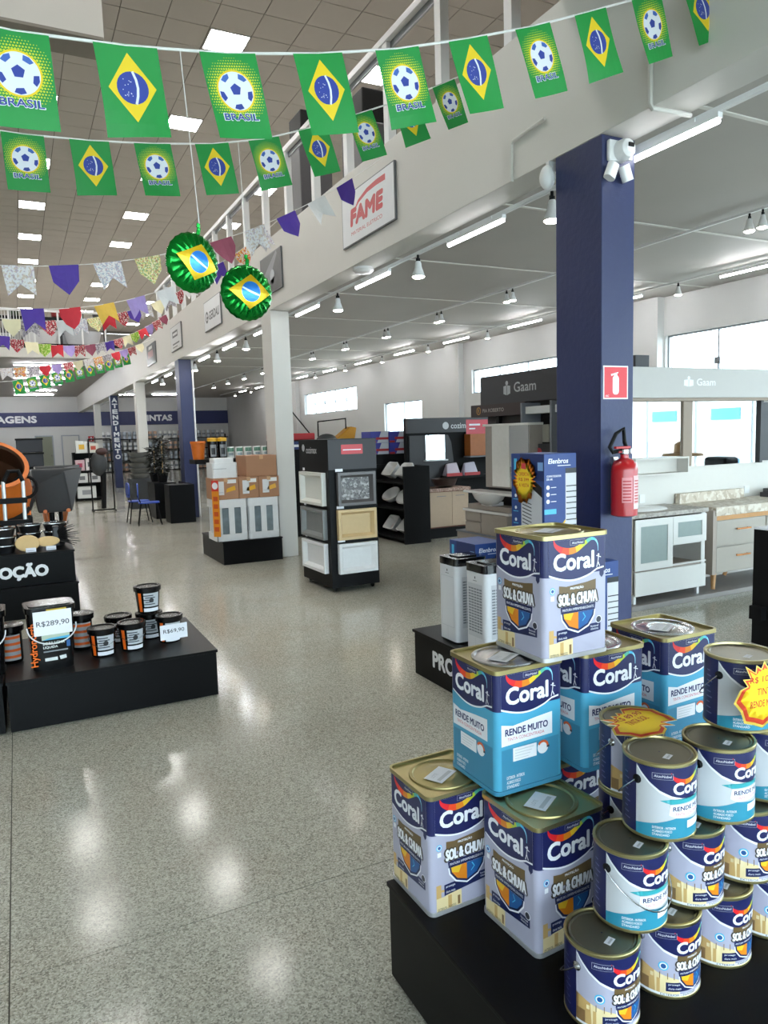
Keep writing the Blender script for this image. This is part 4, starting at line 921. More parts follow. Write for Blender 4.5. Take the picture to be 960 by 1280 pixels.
# ------------------------------------------------------------------ concrete mixer, trolley, wheelbarrow behind the left plinth
om = mat('machine_orange', '#d06a14', .4, var=.1); gm = mat('dark_plastic', '#303234', .45, var=.1)
t = thing('concrete_mixer', 'orange concrete mixer with open drum at the left edge', 'mixer', (-.36, 10.0, 0))
T_ = Matrix.Translation((0, 0, 1.12)) @ Matrix.Rotation(.75, 4, 'X') @ Matrix.Rotation(.2, 4, 'Y')
MB().lathe([(.2, -.42), (.42, -.3), (.5, -.05), (.49, .1), (.36, .42), (.385, .45), (.36, .45)], 32, T=T_, close=False).obj('drum', om, t, True); MB().lathe([(.355, .45), (.34, .42), (.46, .1), (.38, -.2), (.15, -.34), (.001, -.36)], 32, T=T_, close=False).obj('drum_inside', mat('drum_dark', '#4a2a12', .6), t, True)
MB().lathe([(.365, .41), (.4, .43), (.4, .46), (.35, .46)], 32, T=T_, close=False).obj('drum_rim', om, t, True)
MB().lathe([(.5, -.1), (.54, -.08), (.54, -.02), (.5, 0)], 32, T=T_, close=False).obj('ring_gear', blackm, t, True)
for a, b in (((-.4, -.3, .05), (-.3, 0, 1.1)), ((.45, -.3, .05), (.42, 0, 1.15)), ((-.4, .4, .05), (-.3, .1, 1.1)), ((.45, .4, .05), (.42, .1, 1.15))): MB().tube([a, b], .035, 8).obj('leg', om, t, True)
MB().tube([(-.4, -.3, .06), (.45, -.3, .06), (.45, .4, .06)], .03, 8).obj('base_bar', om, t, True)
MB().tube([(.42 + .13 * math.cos(2 * PI * k / 16), -.25, 1.15 + .13 * math.sin(2 * PI * k / 16)) for k in range(17)], .02, 8).obj('hand_wheel', blackm, t, True)
MB().box((.28, -.2, .45), (.48, .2, .8)).obj('motor_box', blackm, t, bev=.03)
t = thing('hand_truck', 'aluminium hand truck with black grips beside the orange mixer', 'trolley', (.0, 9.2, 0))
for x in (-.18, .02): MB().tube([(x, 0, .1), (x + .02, .06, 1.25)], .022, 10).obj('upright', mat('aluminium', '#c8c9ca', .3, .8), t, True)
MB().tube([(-.16, .06, 1.24), (-.1, .1, 1.36), (.0, .1, 1.36), (.04, .06, 1.24)], .025, 10).obj('grip', blackm, t, True)
for z in (.5, .75, 1.0): MB().box((-.21, -.01, z), (.07, .06, z + .06)).obj('cross_bar', blackm, t)
MB().box((-.25, -.25, .02), (.1, .0, .05)).obj('toe_plate', steel, t)
for x in (-.24, .09): MB().lathe([(.1, -.03), (.12, 0), (.1, .03)], 18, T=Matrix.Translation((x, .1, .121)) @ Matrix.Rotation(PI / 2, 4, 'Y')).obj('wheel', blackm, t, True)
t = thing('wheelbarrow', 'dark grey plastic tray wheelbarrow with orange frame beside the mixer', 'wheelbarrow', (.42, 10.9, 0))
P0 = [(-.22, -.3, .75), (.2, -.3, .75), (.2, .45, .75), (-.22, .45, .75)]; P1 = [(-.28, -.35, 1.12), (.12, -.38, 1.30), (.42, .5, 1.32), (-.28, .52, 1.32)]
P2 = [(x * .92, y * .94, z - .02) for x, y, z in P1]; P3 = [(x * .9, y * .9, z + .04) for x, y, z in P0]
MB().add(P0 + P1 + P2 + P3, [(0, 3, 2, 1)] + [(k, (k + 1) % 4, (k + 1) % 4 + 4, k + 4) for k in range(4)] + [(k + 4, (k + 1) % 4 + 4, (k + 1) % 4 + 8, k + 8) for k in range(4)] + [(k + 8, (k + 1) % 4 + 8, (k + 1) % 4 + 12, k + 12) for k in range(4)] + [(12, 13, 14, 15)]).obj('tray', gm, t, bev=.02)
for x in (-.2, .2): MB().tube([(x * .7, -.45, .78), (x * .7, .1, .72), (x * .4, .75, .25)], .025, 8).obj('handle', om, t, True); MB().tube([(x * .3, .1, .72), (x * .3, .0, .02)], .022, 8).obj('leg', blackm, t, True)
MB().lathe([(.12, -.05), (.2, -.03), (.2, .03), (.12, .05)], 22, T=Matrix.Translation((0, .85, .2)) @ Matrix.Rotation(PI / 2, 4, 'Y')).obj('wheel', blackm, t, True)
t = thing('wheelbarrow', 'second dark grey tray wheelbarrow behind the nearer one', 'wheelbarrow', (.5, 12.4, 0))
for ch in [o for o in bpy.data.objects if o.parent and o.parent.name == 'wheelbarrow']: c = ch.copy(); COL.objects.link(c); c.parent = t
t = thing('hanging_ornament', 'pink paper ornament hanging at the left frame edge', 'decoration', (-.2, 9.6, 2.0))
MB().lathe([(.001, .42), (.05, .36), (.06, .25), (.035, .12), (.015, -.1), (.001, -.2)], 14, close=False).obj('tassel', mat('pink_paper', '#c86fae', .6, var=.2), t, True); MB().tube([(0, 0, .4), (0, 0, 1.15)], .003, 5).obj('string', tape, t)

# ------------------------------------------------------------------ middle distance: white column display
plinth('black plinth under the white cabinets and cardboard boxes', 2.327, 3.155, 9.40, 10.6, 0, .31)
wc = mat('white_plastic', '#dfe0e0', .35); wrap = mat('shrink_wrap_panel', '#6f7b80', .25, var=.5, scale=9)
for k, (x, lb) in enumerate(((2.26, 'white shrink-wrapped appliance at the left on the plinth'), (2.7, 'white shrink-wrapped appliance at the right on the plinth'))):
    t = thing('appliance', lb, 'appliance', (x + .01, 9.46, .31)); w = .43
    MB().prism(rrect(w, .5, .05, 4, w / 2, .25), 0, .09).obj('base_shell', wc, t, True); MB().prism(rrect(w, .5, .05, 4, w / 2, .25), .44, .55).obj('top_shell', wc, t, True)
    MB().box((.03, .03, .09), (w - .03, .47, .44)).obj('core', mat('dark_core', '#3d474a', .4), t)
    for j in range(3): a = .012 + j * (w - .1) / 2; MB().box((a, .008, .09), (a + .075, .04, .44)).obj('slat', wc, t)
    for j in range(2): a = .085 + j * (w - .1) / 2; MB().box((a, .014, .1), (a + .09, .022, .43)).obj('wrap_panel', wrap, t)
    for j in range(3): MB().box((.008, .06 + j * .14, .09), (.03, .12 + j * .14, .44)).obj('slat', wc, t)
card = mat('cardboard', '#a5795a', .7, var=.1, scale=5, bump=.05); cardd = mat('cardboard_tape', '#c39a72', .5)
def cbox(name, x, y, z, w, d, h, label, lab2=True):
    t = thing('cardboard_box', label, 'box', (x, y, z)); MB().box((0, 0, 0), (w, d, h)).obj('carton', card, t, bev=.004)
    MB().box((w / 2 - .025, -.001, h - .05), (w / 2 + .025, .0, h)).box((w / 2 - .025, 0, h), (w / 2 + .025, d, h + .001)).obj('tape', cardd, t)
    if lab2: Lab().rect(.05, .06, .14, .24, ink('#d9d9d9')).rect(w - .15, h - .07, w - .03, h - .02, ink('#e3e3e0')).poly([(w - .17, .09), (w - .04, .12), (w - .05, .18), (w - .16, .14)], ink('#e0a524')).rect(.06, .09, .13, .1, GRY, 2).obj('stickers', t, (0, -.0005, 0))
cbox('a', 2.26, 9.47, .862, .335, .4, .28, 'cardboard box at the left of the row on the white appliances')
cbox('b', 2.6, 9.47, .862, .27, .4, .28, 'cardboard box in the middle of the row on the white appliances')
cbox('c', 2.875, 9.47, .862, .28, .4, .28, 'cardboard box at the right of the row on the white appliances')
cbox('d', 2.72, 9.5, 1.145, .425, .5, .28, 'larger cardboard box on top of the row beside the white column', False)
t = thing('printer', 'white plastic unit sitting on the cardboard boxes', 'appliance', (2.44, 9.7, 1.1435)); MB().prism(rrect(.34, .36, .04, 4), 0, .2).prism(rrect(.27, .28, .04, 4), .2, .26).obj('body', wc, t, True)
MB().box((-.16, -.183, .12), (.02, -.18, .125)).obj('seam', gr, t)
t = thing('banner', 'narrow orange vertical price banner on the left of the appliances', 'sign', (2.255, 9.475, .0), -PI / 2 + .7); MB().box((-.02, -.004, .38), (.09, 0, 1.12)).obj('strip', ink('#dd8a1c'), t)
l = Lab(); l.rect(-.02, .98, .09, 1.12, ink('#c8352c'), 2).disc(.035, 1.05, .045, WH, 3)
for i in range(5): l.rect(.0, .45 + i * .1, .07, .51 + i * .1, ink('#c24a1c'), 2)
l.obj('print', t, (0, -.004, 0)); MB().box((.03, .0, .31), (.04, .008, 1.1)).obj('stick', steel, t)
# ------------------------------------------------------------------ sample gondola
gx, gy = 2.874, 6.997
t = thing('display_gondola', 'black rolling display tower with six framed niche samples', 'display stand', (gx, gy, 0), .02)
MB().box((0, 0, .05), (.56, .82, 1.62)).obj('body', black, t, bev=.004)
MB().box((.0, -.003, 1.3), (.56, -.0005, 1.615)).obj('header_front', dgrey, t)
for x, y in ((.06, .06), (.5, .06), (.06, .76), (.5, .76)): MB().lathe([(.025, -.012), (.03, 0), (.025, .012)], 14, T=Matrix.Translation((x, y, .031)) @ Matrix.Rotation(PI / 2, 4, 'Y')).box((x - .012, y - .012, .04), (x + .012, y + .012, .052)).obj('caster', blackm, t, True)
def niche(u0, u1, z0, z1, frame, inner, side):
    b = MB(); f = .03; D = .03; w = u1 - u0; h = z1 - z0
    O_ = [(0, -.05, 0), (w, -.05, 0), (w, -.05, h), (0, -.05, h)]; I_ = [(f, -.05, f), (w - f, -.05, f), (w - f, -.05, h - f), (f, -.05, h - f)]
    B_ = [(f * 1.9, -.001, f * 1.9), (w - f * 1.9, -.001, f * 1.9), (w - f * 1.9, -.001, h - f * 1.9), (f * 1.9, -.001, h - f * 1.9)]; Q_ = [(0, 0, 0), (w, 0, 0), (w, 0, h), (0, 0, h)]
    fs = []; ms = []
    for k in range(4):
        j = (k + 1) % 4; fs += [(k, j, j + 4, k + 4)]; ms += [0]; fs += [(k + 4, j + 4, j + 8, k + 8)]; ms += [0]; fs += [(k + 12, j + 12, j, k)]; ms += [0]
    fs.append((8, 9, 10, 11)); ms.append(1)
    b.v = O_ + I_ + B_ + Q_; b.f = fs; b.m = ms
    o = b.obj('niche_sample', [frame, inner], t)
    if side: o.rotation_euler = (0, 0, -PI / 2); o.location = (-.0005, .82 - u0, z0)
    else: o.location = (u0, -.0035, z0)
nw = mat('niche_white', '#e4e4e4', .35); nb = mat('niche_beige', '#cbb083', .45); ng = mat('niche_grey', '#7d7f7e', .3, var=.15, scale=8); nc = mat('niche_cream', '#d9d8d0', .35); nd = mat('niche_graphite', '#5b5757', .3); npt = speckle('niche_stone', '#4a4746', ['#a9a5a3', '#716d6c'], 25, .3)
niche(.08, .52, .92, 1.27, nd, npt, 0); niche(.07, .52, .56, .88, nb, nb, 0); niche(.07, .52, .2, .52, nw, nw, 0)
niche(.1, .74, .92, 1.27, nc, nc, 1); niche(.1, .74, .56, .88, ng, ng, 1); niche(.1, .74, .2, .52, nw, nw, 1)
l = Lab(); l.rect(.15, 1.46, .4, 1.56, ink('#c4323a'), 1).rect(.17, 1.5, .38, 1.51, WH, 2)
for z in (1.28, .89, .535): l.rect(.075, z, .16, z + .03, WH, 1)
l.obj('stickers', t, (0, -.004, 0))
l = Lab(); l.text('cozimax', .22, 1.47, .3, .07, ink('#b5b5b7'), 1, .02); l.disc(.14, 1.53, .04, ink('#b5b5b7'), 1)
for z in (1.28, .89, .535): l.rect(.1, z, .16, z + .03, WH, 1)
l.obj('lettering', t, (-.0006, .82, 0), -PI / 2)
# low shelving far behind the gondola with red and blue boxes
t = thing('shelf', 'dark low shelving behind the black display tower', 'shelf', (4.0, 11.4, 0)); MB().box((0, 0, 0), (1.2, .5, 1.45)).obj('body', blackm, t)
for k in range(5):
    x = 4.02 + .23 * k; t = thing('product_box', ORD[k] + ' carton from the left in the blue and red row above the display tower', 'box', (x, 11.42, 1.451), 0, 'cartons above the display tower')
    MB().box((0, 0, 0), (.21, .3, .13)).obj('carton', (bxd, mat('carton_red', '#b32c30', .5))[k % 2], t); Lab().rect(.03, .04, .16, .08, WH).obj('print', t)
t = thing('machine', 'yellow and black garden machine with handle frame behind the display tower', 'machine', (5.22, 12.4, 0))
MB().box((-.3, -.3, 0), (.5, .3, 1.45)).obj('stand', blackm, t)
MB().prism([(-.25, 1.46), (.35, 1.46), (.42, 1.8), (.3, 1.82), (.0, 1.6), (-.2, 1.55)], -.12, .12, T=Matrix.Rotation(PI / 2, 4, 'X')).obj('cover', mat('mustard', '#c98c1a', .4), t, bev=.02)
MB().tube([(-.3, 0, 1.46), (-.3, 0, 1.92), (.25, 0, 1.97), (.25, 0, 1.5)], .015, 6).obj('handle', blackm, t); MB().ball((-.18, -.1, 1.58), (.2, .12, .12)).obj('tank', gm, t, True)
t = thing('machine', 'red pump with black lever behind the left side of the display tower', 'machine', (4.5, 12.4, 0)); MB().box((-.5, -.2, 0), (.3, .2, 1.6)).obj('stand', blackm, t); MB().box((-.5, -.2, 1.601), (.28, .2, 1.72)).obj('case', mat('carton_red', '#b32c30', .5), t, bev=.02); MB().tube([(-.5, 0, 1.72), (-.45, 0, 2.1), (-.1, 0, 2.15), (.25, 0, 1.72)], .012, 6).obj('lever', blackm, t)

# ------------------------------------------------------------------ black basin shelf
t = thing('shelf', 'black open shelf of white wash basins facing the aisle', 'shelf', (5.1, 9.5, 0))
MB().box((0, 0, 0), (.45, .04, 1.17)).obj('end_panel', blackm, t, bev=.008); MB().box((0, 1.16, 0), (.45, 1.2, 1.17)).obj('end_panel', blackm, t); MB().box((.41, .04, 0), (.45, 1.16, 1.17)).obj('back_panel', blackm, t)
for z in (.05, .5, .9): MB().box((0, .04, z), (.41, 1.16, z + .03)).obj('shelf_board', blackm, t)
por = mat('porcelain', '#dddbd8', .2, var=.02)
for k, (y, z, rx) in enumerate(((.28, .93, .5), (.75, .93, .6), (.28, .53, .6), (.75, .53, .4), (.28, .08, .5), (.75, .08, .6))):
    t = thing('wash_basin', 'white wash basin leaning on the %s shelf, %s' % (('upper', 'middle', 'bottom')[k // 2], ('near one', 'far one')[k % 2]), 'wash basin', (5.3, 9.5 + y, z + .001))
    T_ = Matrix.Translation((0, 0, .15)) @ Matrix.Rotation(-rx - .3, 4, 'Y') @ (Matrix.Diagonal((.8, 1.2, 1, 1)) if k // 2 == 1 else Matrix.Diagonal((.85, 1.15, 1, 1)))
    if k // 2 == 1: MB().lathe([(.08, -.07), (.15, -.03), (.19, .05), (.18, .06), (.13, 0), (.04, -.05)], 22, T=T_).obj('basin', por, t, True)
    else:
        P_ = rrect(.3, .3, .05, 4); b = MB(); m = len(P_); q = [(x * .75, y * .75) for x, y in P_]; r_ = [(x * .9, y * .9) for x, y in P_]
        b.add([(x, y, -.07) for x, y in q] + [(x, y, .06) for x, y in P_] + [(x, y, .06) for x, y in r_] + [(x * .75, y * .75, -.04) for x, y in r_], [tuple(range(m - 1, -1, -1))] + [(i * m + k_, i * m + (k_ + 1) % m, (i + 1) * m + (k_ + 1) % m, (i + 1) * m + k_) for i in range(3) for k_ in range(m)] + [tuple(range(3 * m, 4 * m))], 0, T_).obj('basin', por, t, True)
# red/blue cartons on dark shelf behind
t = thing('shelf', 'black shelf behind the basins carrying blue and red cartons', 'shelf', (5.05, 10.75, 0)); MB().box((0, 0, 0), (1.1, .5, 1.33)).obj('body', blackm, t)
cr_ = mat('carton_red', '#b32c30'); cwh = ink('#c9ccd6'); cbl = mat('carton_blue', '#3a3f9c', .5)
for k, (x, z) in enumerate(((5.2, 1.331), (5.55, 1.331), (5.2, 1.52), (5.55, 1.52), (5.82, 1.331))):
    t = thing('product_box', ('blue white and red carton, lower left behind the basins', 'blue white and red carton, lower right behind the basins', 'blue white and red carton, upper left behind the basins', 'blue white and red carton, upper right behind the basins', 'brown carton end behind the basins')[k], 'box', (x, 10.8, z + .001))
    if k < 4:
        MB().box((0, 0, 0), (.33, .35, .185)).obj('carton', cbl, t); Lab().poly([(.12, 0), (.33, 0), (.33, .185), (.2, .185)], cwh).rect(.1, .05, .33, .09, cr_, 2).rect(0, .0, .1, .03, cr_, 2).obj('print', t)
    else: MB().box((.07, 0, 0), (.3, .3, .36)).obj('carton', card, t)
# ------------------------------------------------------------------ cozimax bathroom wall
t = thing('display_wall', 'black bathroom display wall with cozimax lettering', 'display stand', (5.62, 10.36, 0))
MB().box((0, 0, .0), (2.0, .08, 1.9)).obj('panel', blackm, t, bev=.006)
MB().prism([(.05, .55), (.78, .55), (.85, .8), (.88, 1.2), (.84, 1.5), (.78, 1.62), (.05, 1.62)], 0, .03, T=Matrix.Translation((0, -.0, 0)) @ Matrix.Rotation(PI / 2, 4, 'X')).obj('curved_panel', dgrey, t)
MB().box((.0, -.06, 1.66), (2.0, -.001, 1.9)).obj('header', dgrey, t)
Lab().text('cozimax', .82, 1.72, .42, .09, ink('#b9b9bb'), 1, .02).disc(.72, 1.77, .06, ink('#b9b9bb'), 1).rect(1.12, 1.6, 1.75, 1.86, ink('#c5283a'), 2).rect(1.18, 1.76, 1.4, 1.79, WH, 3).rect(1.18, 1.7, 1.3, 1.72, WH, 3).obj('lettering', t, (0, -.061, 0))
MB().box((.34, -.05, 1.22), (.70, -.031, 1.62)).obj('mirror', [chrome], t); MB().box((.3, -.12, 1.2), (.72, -.031, 1.22)).obj('glass_shelf', wc, t)
MB().box((1.12, -.18, 1.26), (1.42, -.001, 1.62)).obj('wall_cabinet', mat('orange_wood', '#a5602b', .5, var=.12), t); MB().box((1.42, -.16, 1.26), (1.75, -.001, 1.62)).obj('wall_cabinet_open', dgrey, t); MB().box((1.1, -.2, 1.235), (1.8, -.001, 1.255)).obj('wall_shelf', gr, t)
pk = thing('display_plinth', 'low black plinth under the beige vanity cabinet', 'plinth', (5.6, 9.78, 0)); MB().box((0, 0, 0), (1.5, .57, .15)).obj('body', blackm, pk); MB().box((.62, -.22, .9), (1.95, -.001, .94)).obj('ledge', blackm, t)
t = thing('vanity_cabinet', 'pale beige vanity cabinet with a dark bowl basin', 'cabinet', (5.72, 9.86, .15))
bg_ = mat('beige_laminate', '#c3a98f', .45, var=.05); rdw = mat('reddish_wood', '#7d4630', .5)
MB().box((-.03, .0, .0), (.74, .42, .58)).obj('body', rdw, t); MB().box((0, -.018, .02), (.43, 0, .57)).obj('door', bg_, t, bev=.003); MB().box((.435, -.018, .02), (.74, 0, .57)).obj('door', bg_, t, bev=.003)
for x in (.15, .5): MB().box((x, -.028, .5), (x + .16, -.018, .508)).obj('handle', gr, t)
MB().box((-.05, -.03, .58), (.78, .42, .63)).obj('worktop', speckle('granite_pink', '#b08f80', ['#8d6f63', '#c7aa9c'], 30), t, bev=.003)
t = thing('wash_basin', 'dark brown bowl basin on the beige vanity cabinet', 'wash basin', (6.1, 9.98, .781)); MB().lathe([(.1, 0), (.17, .04), (.21, .14), (.2, .145), (.15, .05), (.03, .02)], 26).obj('bowl', mat('brown_ceramic', '#3b2a26', .3), t, True)
for k, (x, c) in enumerate(((6.4, '#c9bcc8'), (6.75, '#c4c0d0'))):
    t = thing('product_bag', ('white and red bagged fitting on the black ledge, left one', 'white and red bagged fitting on the black ledge, right one')[k], 'bag', (x, 10.24, .941)); MB().add([(-.14, -.08, 0), (.14, -.08, 0), (.14, .08, 0), (-.14, .08, 0), (-.1, -.01, .2), (.1, -.01, .22), (.1, .03, .22), (-.1, .03, .2)], [(0, 3, 2, 1), (0, 1, 5, 4), (1, 2, 6, 5), (2, 3, 7, 6), (3, 0, 4, 7), (4, 5, 6, 7)]).obj('bag', ink(c), t, bev=.015); MB().box((-.15, -.1, 0), (.15, -.085, .05)).obj('tag', cr_, t)
# ------------------------------------------------------------------ grey vanity run and dark brand wall along the right aisle
t = thing('display_wall', 'charcoal brand wall with white Gaam lettering above dark niches', 'display stand', (6.05, 8.68, 0), -PI / 2)     # local x = towards camera, local y = +X
D = 2.9
MB().box((0, 0, 0), (D, .08, 2.02)).obj('panel', mat('dark_brown_panel', '#2b2625', .5), t); MB().box((0, -.12, 2.02), (D, .08, 2.415)).obj('header', dgrey, t, bev=.005)
l = Lab(); sv = ink('#b9babc'); l.text('Gaam', .78, 2.16, .46, .13, sv, 1, .01)
l.poly([(.55, 2.15), (.62, 2.13), (.62, 2.26), (.55, 2.25)], sv).poly([(.63, 2.13), (.70, 2.15), (.70, 2.25), (.63, 2.26)], sv).disc(.625, 2.29, .03, sv); l.obj('lettering', t, (0, -.121, 0))
for x in (1.15, 1.72, 2.3): MB().box((x, -.3, .9), (x + .03, 0, 2.0)).obj('niche_divider', gr, t)
for x in (1.2, 1.77): MB().box((x, -.26, 1.86), (x + .5, -.02, 1.95)).obj('niche_light_strip', ink('#d8d8d6'), t); MB().box((x + .03, -.12, 1.5), (x + .28, -.01, 1.72)).obj('sample_tile', ink('#b9b5a6'), t); MB().box((x, -.2, .95), (x + .5, 0, 1.48)).obj('niche_box', dgrey, t)
Lab().poly(rrect(.24, .2, .05, 4, 1.33, 1.33), ink('#c43a44')).obj('sticker', t, (0, -.205, 0)); Lab().rect(1.42, 1.12, 1.62, 1.22, WH).obj('sticker', t, (0, -.205, 0))
t = thing('display_wall', 'dark brown header sign with gold round logo and pale lettering', 'sign', (5.93, 8.93, 0), -PI / 2)
MB().box((0, 0, 1.86), (1.25, .1, 2.03)).obj('header', mat('brown_header', '#3a2c2b', .5), t, bev=.004); MB().box((.55, .05, 0), (.62, .1, 1.86)).obj('leg', blackm, t); MB().box((1.1, .05, 0), (1.17, .1, 1.86)).obj('leg', blackm, t)
gd = ink('#c08a2c'); l = Lab(); l.disc(.2, 1.945, .055, gd, 1).disc(.2, 1.945, .042, ink('#3a2c2b'), 2); l.text('PIA ROBERTO', .3, 1.92, .5, .05, ink('#b3aca6'), 1, .01).text('R', .18, 1.92, .04, .05, gd, 3, .02); l.obj('lettering', t, (0, -.001, 0))
t = thing('mirror_cabinet', 'tall cream mirror cabinet on the aisle display', 'cabinet', (5.72, 8.27, .9), -PI / 2)
cream = mat('cream_laminate', '#e6e3dc', .4); taupe = mat('taupe_laminate', '#a39a91', .5)
MB().box((0, 0, 0), (.96, .2, .84)).obj('body', taupe, t); MB().box((.17, -.015, .02), (.55, -.001, .82)).obj('door', cream, t, bev=.003); MB().box((.56, -.012, .02), (.95, -.001, .82)).obj('mirror', chrome, t); MB().box((-.02, -.03, .82), (.98, .2, .85)).obj('cornice', cream, t)
t = thing('wall_sign', 'dark brown lower panel with gold logo under the cream mirror cabinet', 'sign', (5.78, 8.2, .69), -PI / 2); MB().box((0, 0, 0), (.9, .02, .2)).obj('panel', mat('dark_brown_panel', '#2b2625'), t); MB().box((.4, .02, 0), (.45, .28, .2)).obj('arm', blackm, t)
Lab().disc(.2, .11, .04, gd).disc(.2, .11, .03, ink('#2b2625'), 2).rect(.28, .1, .6, .12, sv).obj('lettering', t, (0, -.001, 0))
grl = mat('grey_laminate', '#9b9187', .5, var=.05)
t = thing('vanity_cabinet', 'grey vanity unit with drawers facing the aisle', 'cabinet', (5.45, 8.36, 0), -PI / 2)
pk = thing('display_plinth', 'low grey plinth under the grey vanity unit', 'plinth', (5.45, 6.7, 0)); MB().box((0, 0, 0), (.5, 1.9, .28)).obj('body', grl, pk); MB().box((-.02, 0, .28), (.5, 1.9, .3)).obj('top', gr, pk)
MB().box((0, 0, .301), (.95, .26, .62)).obj('body', grl, t); MB().box((.0, -.018, .46), (.36, -.0, .58)).obj('drawer', grl, t, bev=.004); MB().box((.0, -.018, .31), (.36, 0, .44)).obj('drawer', grl, t, bev=.004); MB().box((.38, -.018, .31), (.95, 0, .58)).obj('drawer', grl, t, bev=.004); MB().box((-.04, -.03, .59), (1.0, .27, .62)).obj('worktop', por, t)
MB().box((0, .03, .62), (.95, .26, .68)).obj('upper_body', grl, t)
t = thing('wash_basin', 'white console basin with rounded bowl above the grey vanity', 'wash basin', (5.42, 8.34, .68), -PI / 2)
MB().box((-.02, -.02, .16), (1.1, .27, .19)).obj('deck', por, t, bev=.01); MB().lathe([(.06, .002), (.17, .03), (.26, .09), (.31, .165)], 26, T=Matrix.Translation((.42, .1, 0)) @ Matrix.Diagonal((1, .55, 1, 1))).obj('bowl', por, t, True); MB().box((.3, .06, 0), (.55, .24, .05)).obj('foot', por, t)
t = thing('cardboard_box', 'small orange and brown cartons beside the grey vanity', 'box', (5.5, 6.98, .301)); MB().box((0, 0, 0), (.3, .3, .16)).obj('carton', mat('orange_carton', '#b56a2c', .6), t); MB().box((0, 0, .16), (.3, .25, .34)).obj('upper_carton', card, t)

# ------------------------------------------------------------------ light Gaam wall with mirrors and cabinets at right
lg = mat('light_grey_panel', '#b9b5b0', .5, var=.02); offw = mat('offwhite_panel', '#d2cdc5', .5, var=.02); brz = mat('bronze_strip', '#8c7a68', .45)
t = thing('display_wall', 'light grey display wall with white Gaam lettering and mirrors', 'display stand', (4.95, 5.3, 0))
MB().box((0, 0, 0), (3.4, .08, 2.225)).obj('panel', offw, t); MB().box((0, -.12, 1.93), (3.4, -.001, 2.225)).obj('header', lg, t, bev=.004); MB().box((0, -.1, 1.9), (3.4, -.001, 1.93)).obj('header_strip', brz, t)
l = Lab(); l.text('Gaam', 1.2, 2.05, .27, .07, WH, 1, .005).poly([(1.02, 2.05), (1.08, 2.04), (1.08, 2.11), (1.02, 2.105)], WH).poly([(1.09, 2.04), (1.15, 2.05), (1.15, 2.105), (1.09, 2.11)], WH).disc(1.085, 2.125, .018, WH); l.obj('lettering', t, (0, -.121, 0))
for k, (a, b, c) in enumerate(((.32, 1.095, 1.345), (1.235, 2.235, 1.235))): MB().box((a, -.03, c), (b, -.001, 1.895)).obj('mirror', chrome, t)
MB().box((1.1, -.05, 1.24), (1.23, -.001, 1.9)).obj('post', brz, t)
for a in ((.38, 1.175, 1.07, 1.19), (.38, 1.33, 1.07, 1.345)): MB().box((a[0], -.14, a[1]), (a[2], -.001, a[3])).obj('niche_board', offw, t)
MB().box((.36, -.14, 1.175), (.38, -.001, 1.345)).box((1.07, -.14, 1.175), (1.085, -.001, 1.345)).obj('niche_side', offw, t)
MB().box((2.27, -.06, 1.23), (2.31, -.001, 1.9)).box((2.33, -.04, 1.25), (3.0, -.001, 1.88)).obj('framed_mirror', dgrey, t)
MB().box((.55, -.0085, .9), (.62, -.001, .98)).box((2.1, -.0085, .9), (2.18, -.001, .98)).obj('socket_plate', alu, t)
t = thing('display_platform', 'thin low platform under the vanity cabinets', 'platform', (4.82, 4.72, 0)); MB().box((0, 0, 0), (3.2, .56, .045)).obj('board', mat('platform_grey', '#8f8a86', .4), t, bev=.003)
wl = mat('white_lacquer', '#dcdad5', .3, var=.02); fro = mat('frosted_glass', '#8e9b97', .35); side = mat('cashmere_side', '#a99c90', .5)
t = thing('vanity_cabinet', 'white vanity cabinet with two frosted glass doors, open niche and drawer', 'cabinet', (4.83, 4.76, .045))
MB().box((0, .02, .09), (.06, .5, .79)).obj('side_panel', side, t, bev=.002); MB().box((.94, .02, .09), (.99, .5, .79)).obj('side_panel', wl, t)
MB().box((.06, .44, .09), (.94, .5, .79)).obj('back', side, t); MB().box((.06, .03, .29), (.94, .44, .31)).box((.53, .03, .31), (.55, .44, .77)).obj('inner_boards', side, t); MB().box((.06, .03, .09), (.94, .44, .11)).obj('bottom', side, t)
def frame_door(x0, x1, z0, z1, m):
    d = MB().box((x0, 0, z0), (x0 + m, .018, z1)).box((x1 - m, 0, z0), (x1, .018, z1)).box((x0 + m, 0, z0), (x1 - m, .018, z0 + m)).box((x0 + m, 0, z1 - m), (x1 - m, .018, z1)).obj('door', wl, t)
    MB().box((x0 + m, .006, z0 + m), (x1 - m, .012, z1 - m)).obj('glass', fro, d)
frame_door(.07, .54, .31, .775, .065); frame_door(.545, .985, .515, .775, .06)
MB().box((.07, 0, .075), (.985, .018, .295)).obj('drawer', wl, t, bev=.002)
MB().box((.55, .03, .5), (.94, .44, .515)).obj('niche_top', wl, t); MB().box((.54, .0, .315), (.985, .03, .33)).obj('niche_edge', wl, t)
for x in (.08, .9): MB().box((x, .03, 0), (x + .03, .06, .09)).obj('leg', alu, t); MB().box((x, .42, 0), (x + .03, .45, .09)).obj('leg', alu, t)
MB().box((-.01, -.012, .79), (1.0, .52, .83)).obj('worktop', speckle('grey_stone_top', '#a8a299', ['#989188', '#b5afa6'], 20), t, bev=.004)
MB().ball((.4, .25, .83), (.3, .16, .035), 24, 8).obj('basin', por, t, True)
t = thing('vanity_cabinet', 'greige vanity cabinet with copper handles and wooden legs', 'cabinet', (5.9, 4.76, .045))
gg = mat('greige_laminate', '#aaa297', .45, var=.03); cop = mat('copper_handle', '#c98a5a', .25, .9); ow = mat('oak_strip', '#c08d58', .5, var=.12); tra = speckle('travertine', '#c9bcaa', ['#b5a693', '#d8cfc1'], 14)
